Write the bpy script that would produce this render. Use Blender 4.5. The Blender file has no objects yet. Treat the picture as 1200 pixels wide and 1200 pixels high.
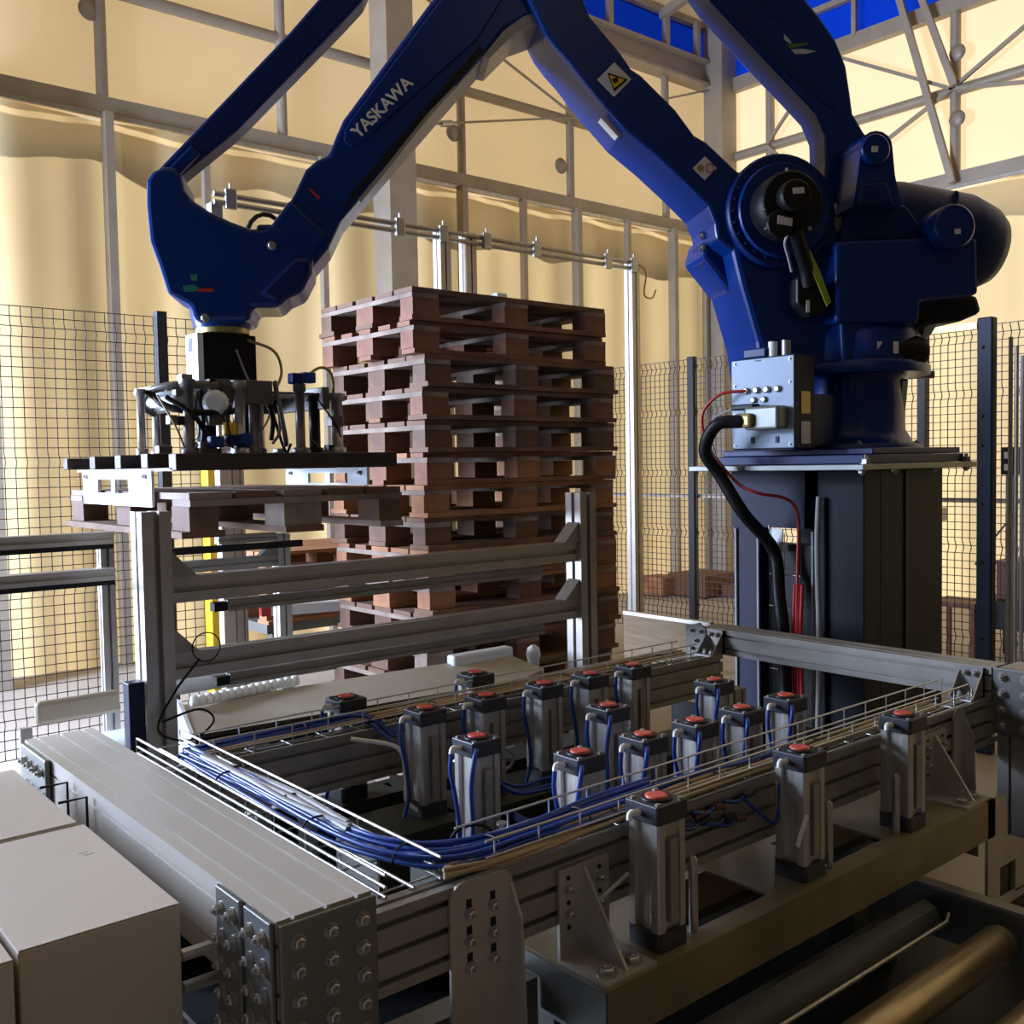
import bpy, bmesh, math, random
from mathutils import Vector, Matrix
random.seed(7)
S = bpy.context.scene
COL = S.collection
# ------------------------------------------------------------------ camera
FPX = 1179.46
YAW, PITCH, ROLL = math.radians(49.99), math.radians(2.7596), math.radians(-1.012)
CAM = Vector((0, 0, 1.55))
fw = Vector((math.cos(YAW)*math.cos(PITCH), math.sin(YAW)*math.cos(PITCH), -math.sin(PITCH)))
r0 = Vector((math.sin(YAW), -math.cos(YAW), 0)); u0 = r0.cross(fw)
RT = r0*math.cos(ROLL) + u0*math.sin(ROLL); UP = -r0*math.sin(ROLL) + u0*math.cos(ROLL)
cd = bpy.data.cameras.new('camera'); cam = bpy.data.objects.new('camera', cd); COL.objects.link(cam)
cd.sensor_width = 36; cd.lens = 36*FPX/1200; cd.clip_start = .02; cd.clip_end = 200
M = Matrix((RT, UP, -fw)).transposed().to_4x4(); M.translation = CAM; cam.matrix_world = M
S.camera = cam
# ------------------------------------------------------------------ light, world, exposure
S.view_settings.view_transform = 'Standard'; S.view_settings.look = 'None'
S.view_settings.gamma = 1; S.view_settings.use_curve_mapping = False
S.view_settings.exposure = 0.0
W = bpy.data.worlds.new('world'); S.world = W; W.use_nodes = True
W.node_tree.nodes['Background'].inputs[0].default_value = (.55, .7, 1, 1)
W.node_tree.nodes['Background'].inputs[1].default_value = .12
sl = bpy.data.lights.new('sun', 'SUN'); so = bpy.data.objects.new('sun', sl); COL.objects.link(so)
sl.energy = 7.6; sl.angle = .03; sl.color = (1, .93, .82)
so.rotation_euler = Vector((.80, .48, .42)).to_track_quat('Z', 'Y').to_euler()
def area(name, loc, aim, size, power, color, sy=None):
    l = bpy.data.lights.new(name, 'AREA'); o = bpy.data.objects.new(name, l); COL.objects.link(o)
    l.energy = power; l.color = color; l.size = size
    if sy: l.shape = 'RECTANGLE'; l.size_y = sy
    o.location = loc; o.rotation_euler = (Vector(loc)-Vector(aim)).to_track_quat('Z', 'Y').to_euler()
    return o
area('doorway_daylight', (-1.6, 6.6, 2.3), (2.4, 3.4, 1.4), 2.2, 1480, (.60, .73, 1), 2.6)
area('warm_fill', (.8, -1.6, 5.6), (1.8, 1.4, .8), 1.2, 4, (1, .8, .55))  # added weak warm fill above the machine, not a lamp of the hall
# ------------------------------------------------------------------ helpers: pixels to points
def ray(px, py): return fw + RT*((px-600)/FPX) - UP*((py-600)/FPX)
def H(px, py, ax, c):
    d = ray(px, py); i = 'xyz'.index(ax); return CAM + d*((c-CAM[i])/d[i])
def D(px, py, dist): return CAM + ray(px, py)*dist
# ------------------------------------------------------------------ materials
MATS = {}
def mat(name, col, rough=.5, metal=0, var=0, scale=6, bump=0, spec=None, stretch=None, col2=None, coat=0):
    if name in MATS: return MATS[name]
    m = bpy.data.materials.new(name); m.use_nodes = True; nt = m.node_tree
    b = nt.nodes['Principled BSDF']; b.inputs['Base Color'].default_value = (*col, 1)
    b.inputs['Roughness'].default_value = rough; b.inputs['Metallic'].default_value = metal
    if spec is not None: b.inputs['Specular IOR Level'].default_value = spec
    if coat: b.inputs['Coat Weight'].default_value = coat
    if var or bump or col2:
        tc = nt.nodes.new('ShaderNodeTexCoord'); mp = nt.nodes.new('ShaderNodeMapping')
        nz = nt.nodes.new('ShaderNodeTexNoise'); nz.inputs['Scale'].default_value = scale; nz.inputs['Detail'].default_value = 5
        nt.links.new(tc.outputs['Object'], mp.inputs[0]); nt.links.new(mp.outputs[0], nz.inputs['Vector'])
        if stretch: mp.inputs['Scale'].default_value = stretch
        cr = nt.nodes.new('ShaderNodeValToRGB'); cr.color_ramp.elements[0].position = .3; cr.color_ramp.elements[1].position = .7
        c2 = col2 or tuple(min(1, c*(1+var)) for c in col)
        cr.color_ramp.elements[0].color = (*[c*(1-var) for c in col], 1); cr.color_ramp.elements[1].color = (*c2, 1)
        nt.links.new(nz.outputs[0], cr.inputs[0]); nt.links.new(cr.outputs[0], b.inputs['Base Color'])
        if bump:
            bp = nt.nodes.new('ShaderNodeBump'); bp.inputs['Strength'].default_value = bump; bp.inputs['Distance'].default_value = .01
            nt.links.new(nz.outputs[0], bp.inputs['Height']); nt.links.new(bp.outputs[0], b.inputs['Normal'])
    MATS[name] = m; return m
def fabric(name, col, trans, scale=1.3):
    if name in MATS: return MATS[name]
    m = bpy.data.materials.new(name); m.use_nodes = True; nt = m.node_tree; nt.nodes.remove(nt.nodes['Principled BSDF'])
    out = nt.nodes['Material Output']
    df = nt.nodes.new('ShaderNodeBsdfDiffuse'); tr = nt.nodes.new('ShaderNodeBsdfTranslucent'); mx = nt.nodes.new('ShaderNodeMixShader')
    tc = nt.nodes.new('ShaderNodeTexCoord'); nz = nt.nodes.new('ShaderNodeTexNoise'); nz.inputs['Scale'].default_value = scale; nz.inputs['Detail'].default_value = 4
    cr = nt.nodes.new('ShaderNodeValToRGB'); cr.color_ramp.elements[0].position = .25; cr.color_ramp.elements[1].position = .8
    cr.color_ramp.elements[0].color = (*[c*.93 for c in col], 1); cr.color_ramp.elements[1].color = (*col, 1)
    nt.links.new(tc.outputs['Object'], nz.inputs['Vector']); nt.links.new(nz.outputs[0], cr.inputs[0])
    nt.links.new(cr.outputs[0], df.inputs[0]); nt.links.new(cr.outputs[0], tr.inputs[0])
    mx.inputs[0].default_value = trans
    nt.links.new(df.outputs[0], mx.inputs[1]); nt.links.new(tr.outputs[0], mx.inputs[2]); nt.links.new(mx.outputs[0], out.inputs['Surface'])
    MATS[name] = m; return m
ALU = mat('brushed_aluminium', (.50, .47, .43), .42, .7, .10, 9)
BEAM = mat('pale_anodised_beam', (.50, .46, .40), .48, .25, .04, 5)
ALU_D = mat('dull_aluminium', (.34, .32, .29), .5, .6, .12, 9)
STEEL = mat('zinc_steel', (.42, .41, .39), .38, .85, .12, 14)
PLATE = mat('grey_steel_plate', (.20, .21, .20), .42, .7, .12, 6)
CHAN = mat('yellow_passivated_channel', (.24, .20, .13), .45, .6, .25, 5)
GREEN = mat('dark_green_steel', (.035, .042, .028), .5, .2, .2, 6)
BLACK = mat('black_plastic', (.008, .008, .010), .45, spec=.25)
CAPM = mat('charcoal_cap', (.035, .036, .042), .42, .2)
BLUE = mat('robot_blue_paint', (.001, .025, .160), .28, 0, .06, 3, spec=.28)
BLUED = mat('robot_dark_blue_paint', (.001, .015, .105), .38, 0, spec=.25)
NAVY = mat('navy_pedestal_paint', (.004, .006, .016), .5, 0, .1, 3, spec=.2)
NAVY2 = mat('navy_panel_paint', (.008, .014, .045), .5, spec=.3)
RED = mat('red_plug', (.58, .085, .055), .4, 0)
WHITE = mat('white_plastic', (.80, .80, .76), .35)
STICK = mat('white_sticker', (.62, .62, .64), .5)
PANEL = mat('pale_blue_panel', (.27, .34, .44), .5, .1, .04, 3)
HOSE = mat('blue_hose', (.005, .045, .27), .35)
TANC = mat('tan_cable', (.38, .28, .16), .5)
GREYC = mat('grey_cable', (.35, .35, .36), .5)
REDC = mat('red_cable', (.45, .02, .02), .4)
YELLOW = mat('yellow_paint', (.85, .50, .01), .45)
YG = mat('yellow_green_tape', (.28, .38, .03), .5)
CART = mat('pale_cardboard', (.52, .44, .35), .8, 0, .04, 4)
TAN = mat('tan_sheet_metal', (.46, .39, .29), .55, .1, .04, 4)
BOARD = mat('corrugated_tan_board', (.34, .245, .15), .8, 0, .2, 5, .3, stretch=(1, 1, 14))
BROWNM = mat('dark_gripper_plate', (.055, .045, .042), .42, .5, .1, 5)
GWHITE = mat('white_hook_paint', (.80, .86, .88), .35)
GREYF = mat('gripper_grey_frame', (.16, .15, .145), .4, .6)
TUBE = mat('galvanised_tube', (.36, .31, .25), .55, .3, .08, 5)
FENCE = mat('dark_fence_wire', (.045, .040, .038), .5, .3)
POSTB = mat('black_fence_post', (.012, .013, .022), .5)
FLOOR = mat('concrete_floor', (.34, .29, .245), .55, 0, .18, .9, .1)
BRASS = mat('brass_rod', (.45, .36, .14), .4, .7)
ROLL = mat('worn_steel_roller', (.32, .25, .14), .33, .75, .2, 5, stretch=(1, 6, 6))
TRAYW = mat('zinc_wire', (.62, .62, .60), .32, .8)
WOODS = [mat('grey_wood', (.17, .115, .08), .75, 0, .3, 5, .3, stretch=(1, 1, 1), col2=(.34, .26, .205)),
         mat('dark_brown_wood', (.10, .045, .024), .75, 0, .3, 5, .3, col2=(.20, .10, .052)),
         mat('orange_wood', (.28, .105, .038), .75, 0, .25, 5, .3, col2=(.40, .18, .08)),
         mat('red_brown_wood', (.17, .06, .028), .75, 0, .25, 5, .3, col2=(.28, .12, .06))]
MEMB = fabric('cream_membrane', (.84, .655, .38), .50)
CURT = fabric('cream_curtain', (.82, .665, .39), .46)
SHADEF = fabric('grey_shade_fabric', (.92, .86, .78), .50)  # for the added strips that shade the curtain tops
MEMR = fabric('bright_cream_membrane', (.90, .745, .49), .52)
BLUEF = fabric('blue_tarpaulin', (.003, .035, .50), .45)
ROOFM = fabric('roof_membrane', (.60, .45, .26), .28)
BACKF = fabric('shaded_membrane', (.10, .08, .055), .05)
# ------------------------------------------------------------------ helpers: meshes
class MB:
    def __init__(s): s.v = []; s.f = []; s.sm = []
    def add(s, vs, fs, smooth=False):
        n = len(s.v); s.v += [Vector(v) for v in vs]; s.f += [[n+i for i in f] for f in fs]; s.sm += [smooth]*len(fs); return s
    def box(s, x0, x1, y0, y1, z0, z1):
        return s.add([(x, y, z) for z in (z0, z1) for y in (y0, y1) for x in (x0, x1)],
                     [(0, 2, 3, 1), (4, 5, 7, 6), (0, 1, 5, 4), (2, 6, 7, 3), (0, 4, 6, 2), (1, 3, 7, 5)])
    def bar(s, p0, p1, w, h=None, up=(0, 0, 1)):
        p0, p1 = Vector(p0), Vector(p1); d = (p1-p0).normalized(); u = Vector(up)
        if abs(d.dot(u)) > .98: u = Vector((1, 0, 0))
        a = d.cross(u).normalized(); b = a.cross(d); h = h or w
        a = a*w/2; b = b*h/2
        vs = [p+i*a+j*b for p in (p0, p1) for i, j in ((-1, -1), (1, -1), (1, 1), (-1, 1))]
        return s.add(vs, [(0, 1, 2, 3), (7, 6, 5, 4), (0, 4, 5, 1), (1, 5, 6, 2), (2, 6, 7, 3), (3, 7, 4, 0)])
    def ring(s, c, a, b, r, n): return [c + a*math.cos(2*math.pi*k/n)*r + b*math.sin(2*math.pi*k/n)*r for k in range(n)]
    def lathe(s, p0, axis, prof, n=20):   # prof: (distance along axis, radius)
        p0 = Vector(p0); d = Vector(axis).normalized(); u = Vector((0, 0, 1)) if abs(d.z) < .9 else Vector((1, 0, 0))
        a = d.cross(u).normalized(); b = d.cross(a)
        vs = []; fs = []
        for t, r in prof: vs += s.ring(p0+d*t, a, b, r, n)
        for i in range(len(prof)-1):
            for k in range(n): fs.append((i*n+k, i*n+(k+1) % n, (i+1)*n+(k+1) % n, (i+1)*n+k))
        s.add(vs, fs, n > 8)
        s.add(vs[:n], [tuple(range(n))[::-1]]); s.add(vs[-n:], [tuple(range(n))]); return s
    def cyl(s, p0, p1, r, n=16, r1=None):
        p0, p1 = Vector(p0), Vector(p1); return s.lathe(p0, p1-p0, [(0, r), ((p1-p0).length, r if r1 is None else r1)], n)
    def tube(s, pts, r, n=6, closed=False):
        pts = [Vector(p) for p in pts]; vs = []; fs = []; N = len(pts); prev = None
        for i, p in enumerate(pts):
            d = (pts[(i+1) % N]-pts[i-1]) if closed else (pts[min(i+1, N-1)]-pts[max(i-1, 0)])
            d.normalize()
            if prev is None:
                u = Vector((0, 0, 1)) if abs(d.z) < .9 else Vector((1, 0, 0)); a = d.cross(u).normalized()
            else: a = (prev - d*prev.dot(d)).normalized()
            prev = a; vs += s.ring(p, a, d.cross(a), r, n)
        for i in range(N if closed else N-1):
            j = (i+1) % N
            for k in range(n): fs.append((i*n+k, i*n+(k+1) % n, j*n+(k+1) % n, j*n+k))
        s.add(vs, fs, True)
        if not closed: s.add(vs[:n], [tuple(range(n))[::-1]]); s.add(vs[-n:], [tuple(range(n))])
        return s
    def prism(s, pts, off):    # polygon of world points extruded by vector off
        pts = [Vector(p) for p in pts]; off = Vector(off); n = len(pts)
        vs = pts + [p+off for p in pts]
        return s.add(vs, [tuple(range(n)), tuple(range(2*n-1, n-1, -1))] + [(i, i+n, (i+1) % n+n, (i+1) % n) for i in range(n)])
    def extr(s, p0, p1, U, V, w, h, nu=1, nv=1, sd=.013, sw=.0042):
        # slotted aluminium profile: w along U (nu slots on the faces normal to V), h along V (nv slots)
        p0, p1, U, V = map(Vector, (p0, p1, U, V))
        def side(L, n):
            o = []; 
            for k in range(n):
                c = -L/2 + L*(k+.5)/n; o += [(c-sw, 0), (c-sw, sd), (c+sw, sd), (c+sw, 0)]
            return o
        poly = [(-w/2, -h/2)] + [(a, -h/2+d) for a, d in side(w, nu)]
        poly += [(w/2, -h/2)] + [(w/2-d, a) for a, d in side(h, nv)]
        poly += [(w/2, h/2)] + [(-a, h/2-d) for a, d in side(w, nu)]
        poly += [(-w/2, h/2)] + [(-w/2+d, -a) for a, d in side(h, nv)]
        return s.prism([p0+U*a+V*b for a, b in poly], p1-p0)
    def build(s, name, m, parent=None, origin=None, bevel=0, kind=None):
        o0 = Vector((0, 0, 0))
        if origin is not None: o0 = Vector(origin)
        elif parent is not None: o0 = ORG.get(parent.name, o0)
        me = bpy.data.meshes.new(name); me.from_pydata([tuple(v-o0) for v in s.v], [], s.f)
        me.polygons.foreach_set('use_smooth', s.sm); me.update()
        bm = bmesh.new(); bm.from_mesh(me); bmesh.ops.recalc_face_normals(bm, faces=bm.faces); bm.to_mesh(me); bm.free()
        me.materials.append(m); o = bpy.data.objects.new(name, me); COL.objects.link(o)
        ORG[o.name] = o0
        if parent is not None: o.parent = parent
        else: o.location = o0
        if bevel:
            b = o.modifiers.new('bevel', 'BEVEL'); b.width = bevel; b.segments = 2; b.limit_method = 'ANGLE'; b.angle_limit = .6
        if kind: o['kind'] = kind
        return o
ORG = {}
def tag(o, label, cat, group=None):
    o['label'] = label; o['category'] = cat
    if group: o['group'] = group
    return o
def thing(name, label, cat, loc=(0, 0, 0), group=None):
    o = bpy.data.objects.new(name, None); COL.objects.link(o); o.location = loc; o.empty_display_size = .1
    ORG[o.name] = Vector(loc); return tag(o, label, cat, group)
def struct(name):
    o = bpy.data.objects.new(name, None); COL.objects.link(o); ORG[o.name] = Vector((0, 0, 0)); o['kind'] = 'structure'; return o
BOLTM = {}
def bolt(parent, p, nrm, r=.009, m=None, h=.010, name='bolt'):
    key = (r, h, m.name if m else '')
    if key not in BOLTM:
        b = MB(); b.lathe((0, 0, 0), (0, 0, 1), [(0, r*1.45), (.002, r*1.45)], 12); b.lathe((0, 0, .002), (0, 0, 1), [(0, r), (h*.8, r), (h, r*.8)], 6)
        b.lathe((0, 0, h), (0, 0, 1), [(0, r*.45), (h*.7, r*.45)], 8)
        o = b.build(name, m or STEEL, parent, origin=(0, 0, 0)); BOLTM[key] = o.data
    else:
        o = bpy.data.objects.new(name, BOLTM[key]); COL.objects.link(o); o.parent = parent
    o.location = Vector(p) - ORG.get(parent.name, Vector((0, 0, 0)))
    o.rotation_euler = Vector(nrm).to_track_quat('Z', 'Y').to_euler(); return o
def copy_tree(o, parent=None):
    c = o.copy(); COL.objects.link(c); c.parent = parent
    for ch in CH[o.name]: copy_tree(ch, c)
    return c
CH = {}
def index_children():
    CH.clear()
    for o in bpy.data.objects: CH.setdefault(o.name, [])
    for o in bpy.data.objects:
        if o.parent: CH[o.parent.name].append(o)
X, Y, Z = Vector((1, 0, 0)), Vector((0, 1, 0)), Vector((0, 0, 1))
def curve(pts, n=8):     # catmull-rom through points
    P = [Vector(p) for p in pts]; P = [P[0]*2-P[1]] + P + [P[-1]*2-P[-2]]; out = []
    for i in range(1, len(P)-2):
        for k in range(n):
            t = k/n; a, b, c, d = P[i-1:i+3]
            out.append(.5*((2*b) + (c-a)*t + (2*a-5*b+4*c-d)*t*t + (3*b-a-3*c+d)*t**3))
    out.append(P[-2]); return out
# ================================================================== room
WY, WX, BX = 8.18, 10.33, -4.6
fl = MB().box(BX, 11.5, -3.4, 9.4, -.1, 0).build('floor', FLOOR); fl['kind'] = 'structure'
def pleat(mb, p0, d, nrm, L, z0, z1, amp, seed):
    rnd = random.Random(seed); n = int(L/.06); m = 5; vs = []; fs = []
    ph = [rnd.uniform(0, 6) for _ in range(5)]
    for i in range(n+1):
        s = L*i/n; q = s*1.5
        w = .5*math.sin(q*2.1+ph[0]) + .35*math.sin(q*4.7+ph[1]) + .28*math.sin(q*9.3+ph[2]+1.5*math.sin(q*.9+ph[3]))
        for j in range(m+1):
            t = j/m; k = amp*(.55+.45*(1-t))*w + amp*.4*math.sin(q*3.3+t*2.2+ph[4])
            vs.append(Vector(p0) + Vector(d)*s + Vector(nrm)*k + Z*(z0+(z1-z0)*t))
    for i in range(n):
        for j in range(m): a = i*(m+1)+j; fs.append((a, a+1, a+m+2, a+m+1))
    return mb.add(vs, fs, True)
def shade_strip(mb, p0, d, L, z1, zb, seed):  # unseen strip added outside the curtain to make its wavy shade band
    rnd = random.Random(seed); n = int(L/.16); vs = []; fs = []; w = [rnd.uniform(0, 6) for _ in range(3)]
    for i in range(n+1):
        s = L*i/n; q = s*1.5; zz = zb + .06*math.sin(q*1.3+w[0]) + .06*math.sin(q*2.9+w[1]) + .07*math.sin(q*.45+w[2])
        vs += [Vector(p0)+Vector(d)*s+Z*z1, Vector(p0)+Vector(d)*s+Z*zz]
    for i in range(n): fs.append((2*i, 2*i+1, 2*i+3, 2*i+2))
    return mb.add(vs, fs)
def rail(parent, p0, p1, w, h, nm='rail', m=TUBE): return MB().bar(p0, p1, w, h).build(nm, m, parent)
def rod(parent, p0, p1, r=.012, nm='brace_rod', m=TUBE): return MB().cyl(p0, p1, r, 6).build(nm, m, parent)
def washer(parent, p, nrm):
    b = MB(); b.lathe(Vector(p), nrm, [(0, .013), (.02, .085), (.03, .085), (.04, .02)], 16)
    return b.build('tension_disc', TUBE, parent)
# ---- left wall
wl = struct('wall_left')
MB().add([(BX, WY+.07, 4.32), (WX+.07, WY+.07, 4.32), (WX+.07, WY+.07, 6.47), (BX, WY+.07, 6.47)], [(0, 1, 2, 3)]).build('membrane', MEMB, wl)
pleat(MB(), (BX, WY+.01, 0), X, -Y, WX-BX-.1, -.02, 4.30, .06, 3).build('curtain', CURT, wl)
shade_strip(MB(), (BX, WY+.17, 0), X, WX-BX+.1, 4.36, 3.98, 4).build('shade_strip', SHADEF, wl)
MB().add([(BX, WY+.08, 6.47), (WX+.07, WY+.08, 6.47), (WX+.07, WY+.08, 6.90), (BX, WY+.08, 6.90)], [(0, 1, 2, 3)]).build('blue_eaves_band', BLUEF, wl)
rail(wl, (BX, WY-.03, 4.395), (WX, WY-.03, 4.395), .08, .13)
rail(wl, (BX, WY-.09, 4.30), (WX, WY-.09, 4.30), .033, .033, 'curtain_track', STEEL)
MB().cyl((BX, WY-.01, 5.305), (WX, WY-.01, 5.305), .05, 10).build('rail', TUBE, wl)
rail(wl, (BX, WY-.01, 6.28), (WX, WY-.01, 6.28), .145, .28, 'eaves_beam')
rail(wl, (BX, WY-.06, 6.15), (WX, WY-.06, 6.15), .22, .033, 'beam_flange')
rail(wl, (BX, WY-.06, 6.42), (WX, WY-.06, 6.42), .22, .033, 'beam_flange')
rail(wl, (BX, WY-.06, 6.875), (WX, WY-.06, 6.875), .08, .08)
for x in (2.745, 4.29, 6.27, 7.775, 9.35): MB().cyl((x, WY-.02, 4.42), (x, WY-.02, 6.20), .046, 10).build('upright', TUBE, wl)
for x, z in ((2.706, 5.11), (6.2, 4.85), (7.66, 4.78)): washer(wl, (x-.04, WY-.01, z), -Y)
for x in (2.745, 6.2, 7.775, 9.37): rail(wl, (x, WY-.11, 0), (x, WY-.11, 4.32), .105, .066, 'lower_upright')
for x in (3.53, 4.62, 7.0, 8.58, 9.97): rail(wl, (x, WY-.11, 0), (x, WY-.11, 4.32), .066, .053, 'lower_upright')
MB().bar((1.75, WY-.30, 0), (1.75, WY-.30, 6.20), .15, .28, Y).build('column', TUBE, wl)
MB().bar((5.27, WY-.30, 0), (5.27, WY-.30, 6.20), .29, .28, Y).build('column', TUBE, wl)
MB().bar((WX-.165, WY-.2, 0), (WX-.165, WY-.2, 6.92), .28, .28, Y).build('column', TUBE, wl)
for x in (9.27, 8.32, 9.83): MB().bar((x, WY-.12, 6.43), (x, WY-.12, 6.86), .066, .066, Y).build('stub_post', TUBE, wl)
hub = (7.775, WY-.13, 5.305)
rod(wl, hub, (5.48, WY-.13, 4.765)); rod(wl, hub, (10.16, WY-.13, 6.14)); rod(wl, hub, (5.48, WY-.13, 6.14), .014); rod(wl, hub, (10.1, WY-.13, 4.49), .014)
MB().cyl((5.94, WY-.13, 4.87), (6.07, WY-.13, 4.90), .033, 8).build('turnbuckle', STEEL, wl)
# ---- right wall
wr = struct('wall_right')
MB().add([(WX+.07, -3.4, 4.32), (WX+.07, WY+.07, 4.32), (WX+.07, WY+.07, 6.14), (WX+.07, -3.4, 6.14)], [(0, 1, 2, 3)]).build('membrane', MEMR, wr)
MB().add([(WX+.08, -3.4, 6.14), (WX+.08, WY+.07, 6.14), (WX+.08, WY+.07, 6.96), (WX+.08, -3.4, 6.96)], [(0, 1, 2, 3)]).build('blue_eaves_band', BLUEF, wr)
pleat(MB(), (WX, -3.4, 0), Y, -X, WY+3.3, -.02, 4.30, .08, 9).build('curtain', CURT, wr)
shade_strip(MB(), (WX+.17, -3.4, 0), Y, WY+3.4, 4.36, 3.97, 5).build('shade_strip', SHADEF, wr)
rail(wr, (WX-.03, -3.4, 4.395), (WX-.03, WY, 4.395), .08, .13)
rail(wr, (WX-.09, -3.4, 4.30), (WX-.09, WY, 4.30), .033, .033, 'curtain_track', STEEL)
MB().cyl((WX-.02, -3.4, 5.29), (WX-.02, WY, 5.29), .056, 10).build('rail', TUBE, wr)
rail(wr, (WX-.03, -3.4, 6.15), (WX-.03, WY, 6.15), .105, .16, 'top_rail')
rail(wr, (WX-.07, -3.4, 6.63), (WX-.07, WY, 6.63), .066, .066)
for y in (7.34, 5.08, 2.84): MB().cyl((WX-.03, y, 4.42), (WX-.03, y, 6.14), .053, 10).build('upright', TUBE, wr)
for y in (6.67, 5.68, 4.22, 2.90, 7.66, 2.1): rail(wr, (WX-.11, y, 0), (WX-.11, y, 4.32), .08, .053, 'lower_upright')
xw = WX-.105; h2 = Vector((xw, 5.08, 5.29)); h3 = Vector((xw, 7.34, 5.29))
for p in ((6.53, 6.10), (6.80, 4.49), (3.56, 6.10), (3.04, 4.88)): MB().bar(h2, (xw, p[0], p[1]), .036, .036).build('brace', TUBE, wr)
for p in ((6.50, 6.12), (6.50, 4.44)): MB().bar(h3, (xw, p[0], p[1]), .033, .033).build('brace', TUBE, wr)
MB().bar(H(1066, -40, 'x', WX-.22), H(1118, 100, 'x', WX-.16), .066, .066).build('diagonal_strut', TUBE, wr)
MB().bar(H(1043, -40, 'x', WX-.22), H(1116, 214, 'x', WX-.16), .066, .066).build('diagonal_strut', TUBE, wr)
for z in (5.64, 4.98): washer(wr, (WX-.07, 5.03, z), -X)
for y in (7.39, 6.2): MB().bar((WX-.07, y, 6.2), (WX-.07, y, 6.93), .053, .053, Y).build('stub_post', TUBE, wr)
# ---- roof and closed side behind the right of the camera
ce = struct('ceiling')
MB().add([(BX, WY+.1, 6.90), (WX+.1, WY+.1, 6.90), (WX+.1, -3.4, 9.24), (BX, -3.4, 9.24)], [(0, 1, 2, 3)]).build('roof_membrane', ROOFM, ce)
MB().add([(WX+.09, WY+.1, 6.93), (WX+.09, -3.4, 6.93), (WX+.09, -3.4, 9.24)], [(0, 1, 2)]).build('gable_membrane', MEMR, ce)
for x in (9.24, 5.94, 2.64): MB().bar((x, WY-.07, 6.80), (x, -3.4, 9.10), .08, .105).build('rafter', TUBE, ce)
for y, z in ((7.39, 6.96), (5.94, 7.26), (4.29, 7.62)): MB().bar((BX, y, z), (WX, y, z), .053, .066).build('purlin', TUBE, ce)
wf = struct('wall_front'); MB().add([(BX, -3.4, 0), (WX+.07, -3.4, 0), (WX+.07, -3.4, 9.24), (BX, -3.4, 9.24)], [(0, 1, 2, 3)]).build('membrane', BACKF, wf)
# ================================================================== pallets
def wood_mesh(cache={}):
    return cache
def part_mesh(key, dims, m):
    c = wood_mesh()
    if (key, m.name) not in c:
        x, y, z = dims; b = MB().box(-x/2, x/2, -y/2, y/2, 0, z); o = b.build(key, m); me = o.data
        bpy.data.objects.remove(o); c[(key, m.name)] = me
    return c[(key, m.name)]
def pallet(loc, along_x, woods, label, group=None, rz=0, name='wooden_pallet'):
    t = thing(name, label, 'pallet', loc, group)
    t.rotation_euler = (0, 0, rz + (0 if along_x else math.pi/2))
    rnd = random.Random(hash(label) & 0xffff if False else len(label)*7+int(loc[2]*1000))
    def put(key, dims, x, y, z):
        m = WOODS[0] if key == 'stringer_board' else rnd.choice(woods); o = bpy.data.objects.new(key, part_mesh(key, dims, m)); COL.objects.link(o); o.parent = t  # stringers always grey, so the daylit pallet ends are paler by colour
        j = rnd.uniform(-.004, .004); o.location = (x+j, y+j*.6, z); o.rotation_euler = (0, 0, rnd.uniform(-.006, .006))
    for y, w in ((-.3499, .10), (0, .145), (.3499, .10)):
        put('bottom_board', (1.2, w-.002 if w < .12 else .144, .0215), 0, y, 0)
        for x in (-.5275, 0, .5275): put('block' if w < .12 else 'middle_block', (.143, w-.004, .0775), x, y, .022)
    for x in (-.5275, 0, .5275): put('stringer_board', (.144, .798, .0215), x, 0, .10)
    for y, w in ((-.327, .145), (-.169, .10), (0, .145), (.169, .10), (.327, .145)):
        put('top_board', (1.198, w-.003, .0215), 0, y, .122)
    return t
g, d_, o_, r_ = WOODS
seq = [([g, d_], 'grey weathered'), ([d_], 'grey brown'), ([d_, d_, g], 'grey brown'), ([d_], 'dark brown'), ([d_, d_, g], 'grey-brown'), ([d_], 'grey-brown'), ([d_, o_], 'mixed brown'), ([o_, r_], 'reddish orange'),
       ([d_], 'very dark'), ([o_], 'bright orange-brown'), ([o_, r_], 'orange-brown'), ([d_], 'dark grey-brown'), ([d_, d_, r_], 'dark stained'), ([d_, d_, g], 'dark aged'), ([r_], 'red-brown'), ([r_, d_], 'red-brown')]
names = ['lowest', 'second from bottom', 'third from bottom', 'fourth from bottom', 'fifth from bottom', 'sixth from bottom', 'seventh from bottom', 'eighth from bottom',
         'eighth from top', 'seventh from top', 'sixth from top', 'fifth from top', 'fourth from top', 'third from top', 'second from top', 'topmost']
off = random.Random(3)
PIT = .1459
for i in range(16):
    dx = off.uniform(-.02, .02); dy = off.uniform(-.012, .012)
    if i >= 14: dx -= .045
    pallet((2.575+.6+dx, 3.668+.4+dy, .002+i*PIT), True, seq[i][0], f'{seq[i][1]} wooden pallet, {names[i]} in the tall stack', 'pallets in the tall stack')
pallet((1.255+.4, 3.072+.6, 1.331), False, [g, d_, d_], 'wooden pallet held up by the robot gripper above the conveyor', None, rz=.0)
for i in range(3):
    p = D(372, 655, 6.2)
    pallet((p.x+.3, p.y+.5, .60+i*.1459), True, [o_], f'orange wooden pallet on trestle behind the lifted pallet, {["lowest", "middle", "topmost"][i]} of three', 'small pallet pile')
tr = thing('trestle', 'low steel trestle carrying the three orange pallets', 'stand', (p.x+.3, p.y+.5, 0))
for sx in (-.5, .5):
    for sy in (-.3, .3): MB().box(p.x+.3+sx-.03, p.x+.3+sx+.03, p.y+.5+sy-.03, p.y+.5+sy+.03, 0, .54).build('leg', PLATE, tr)
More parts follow.
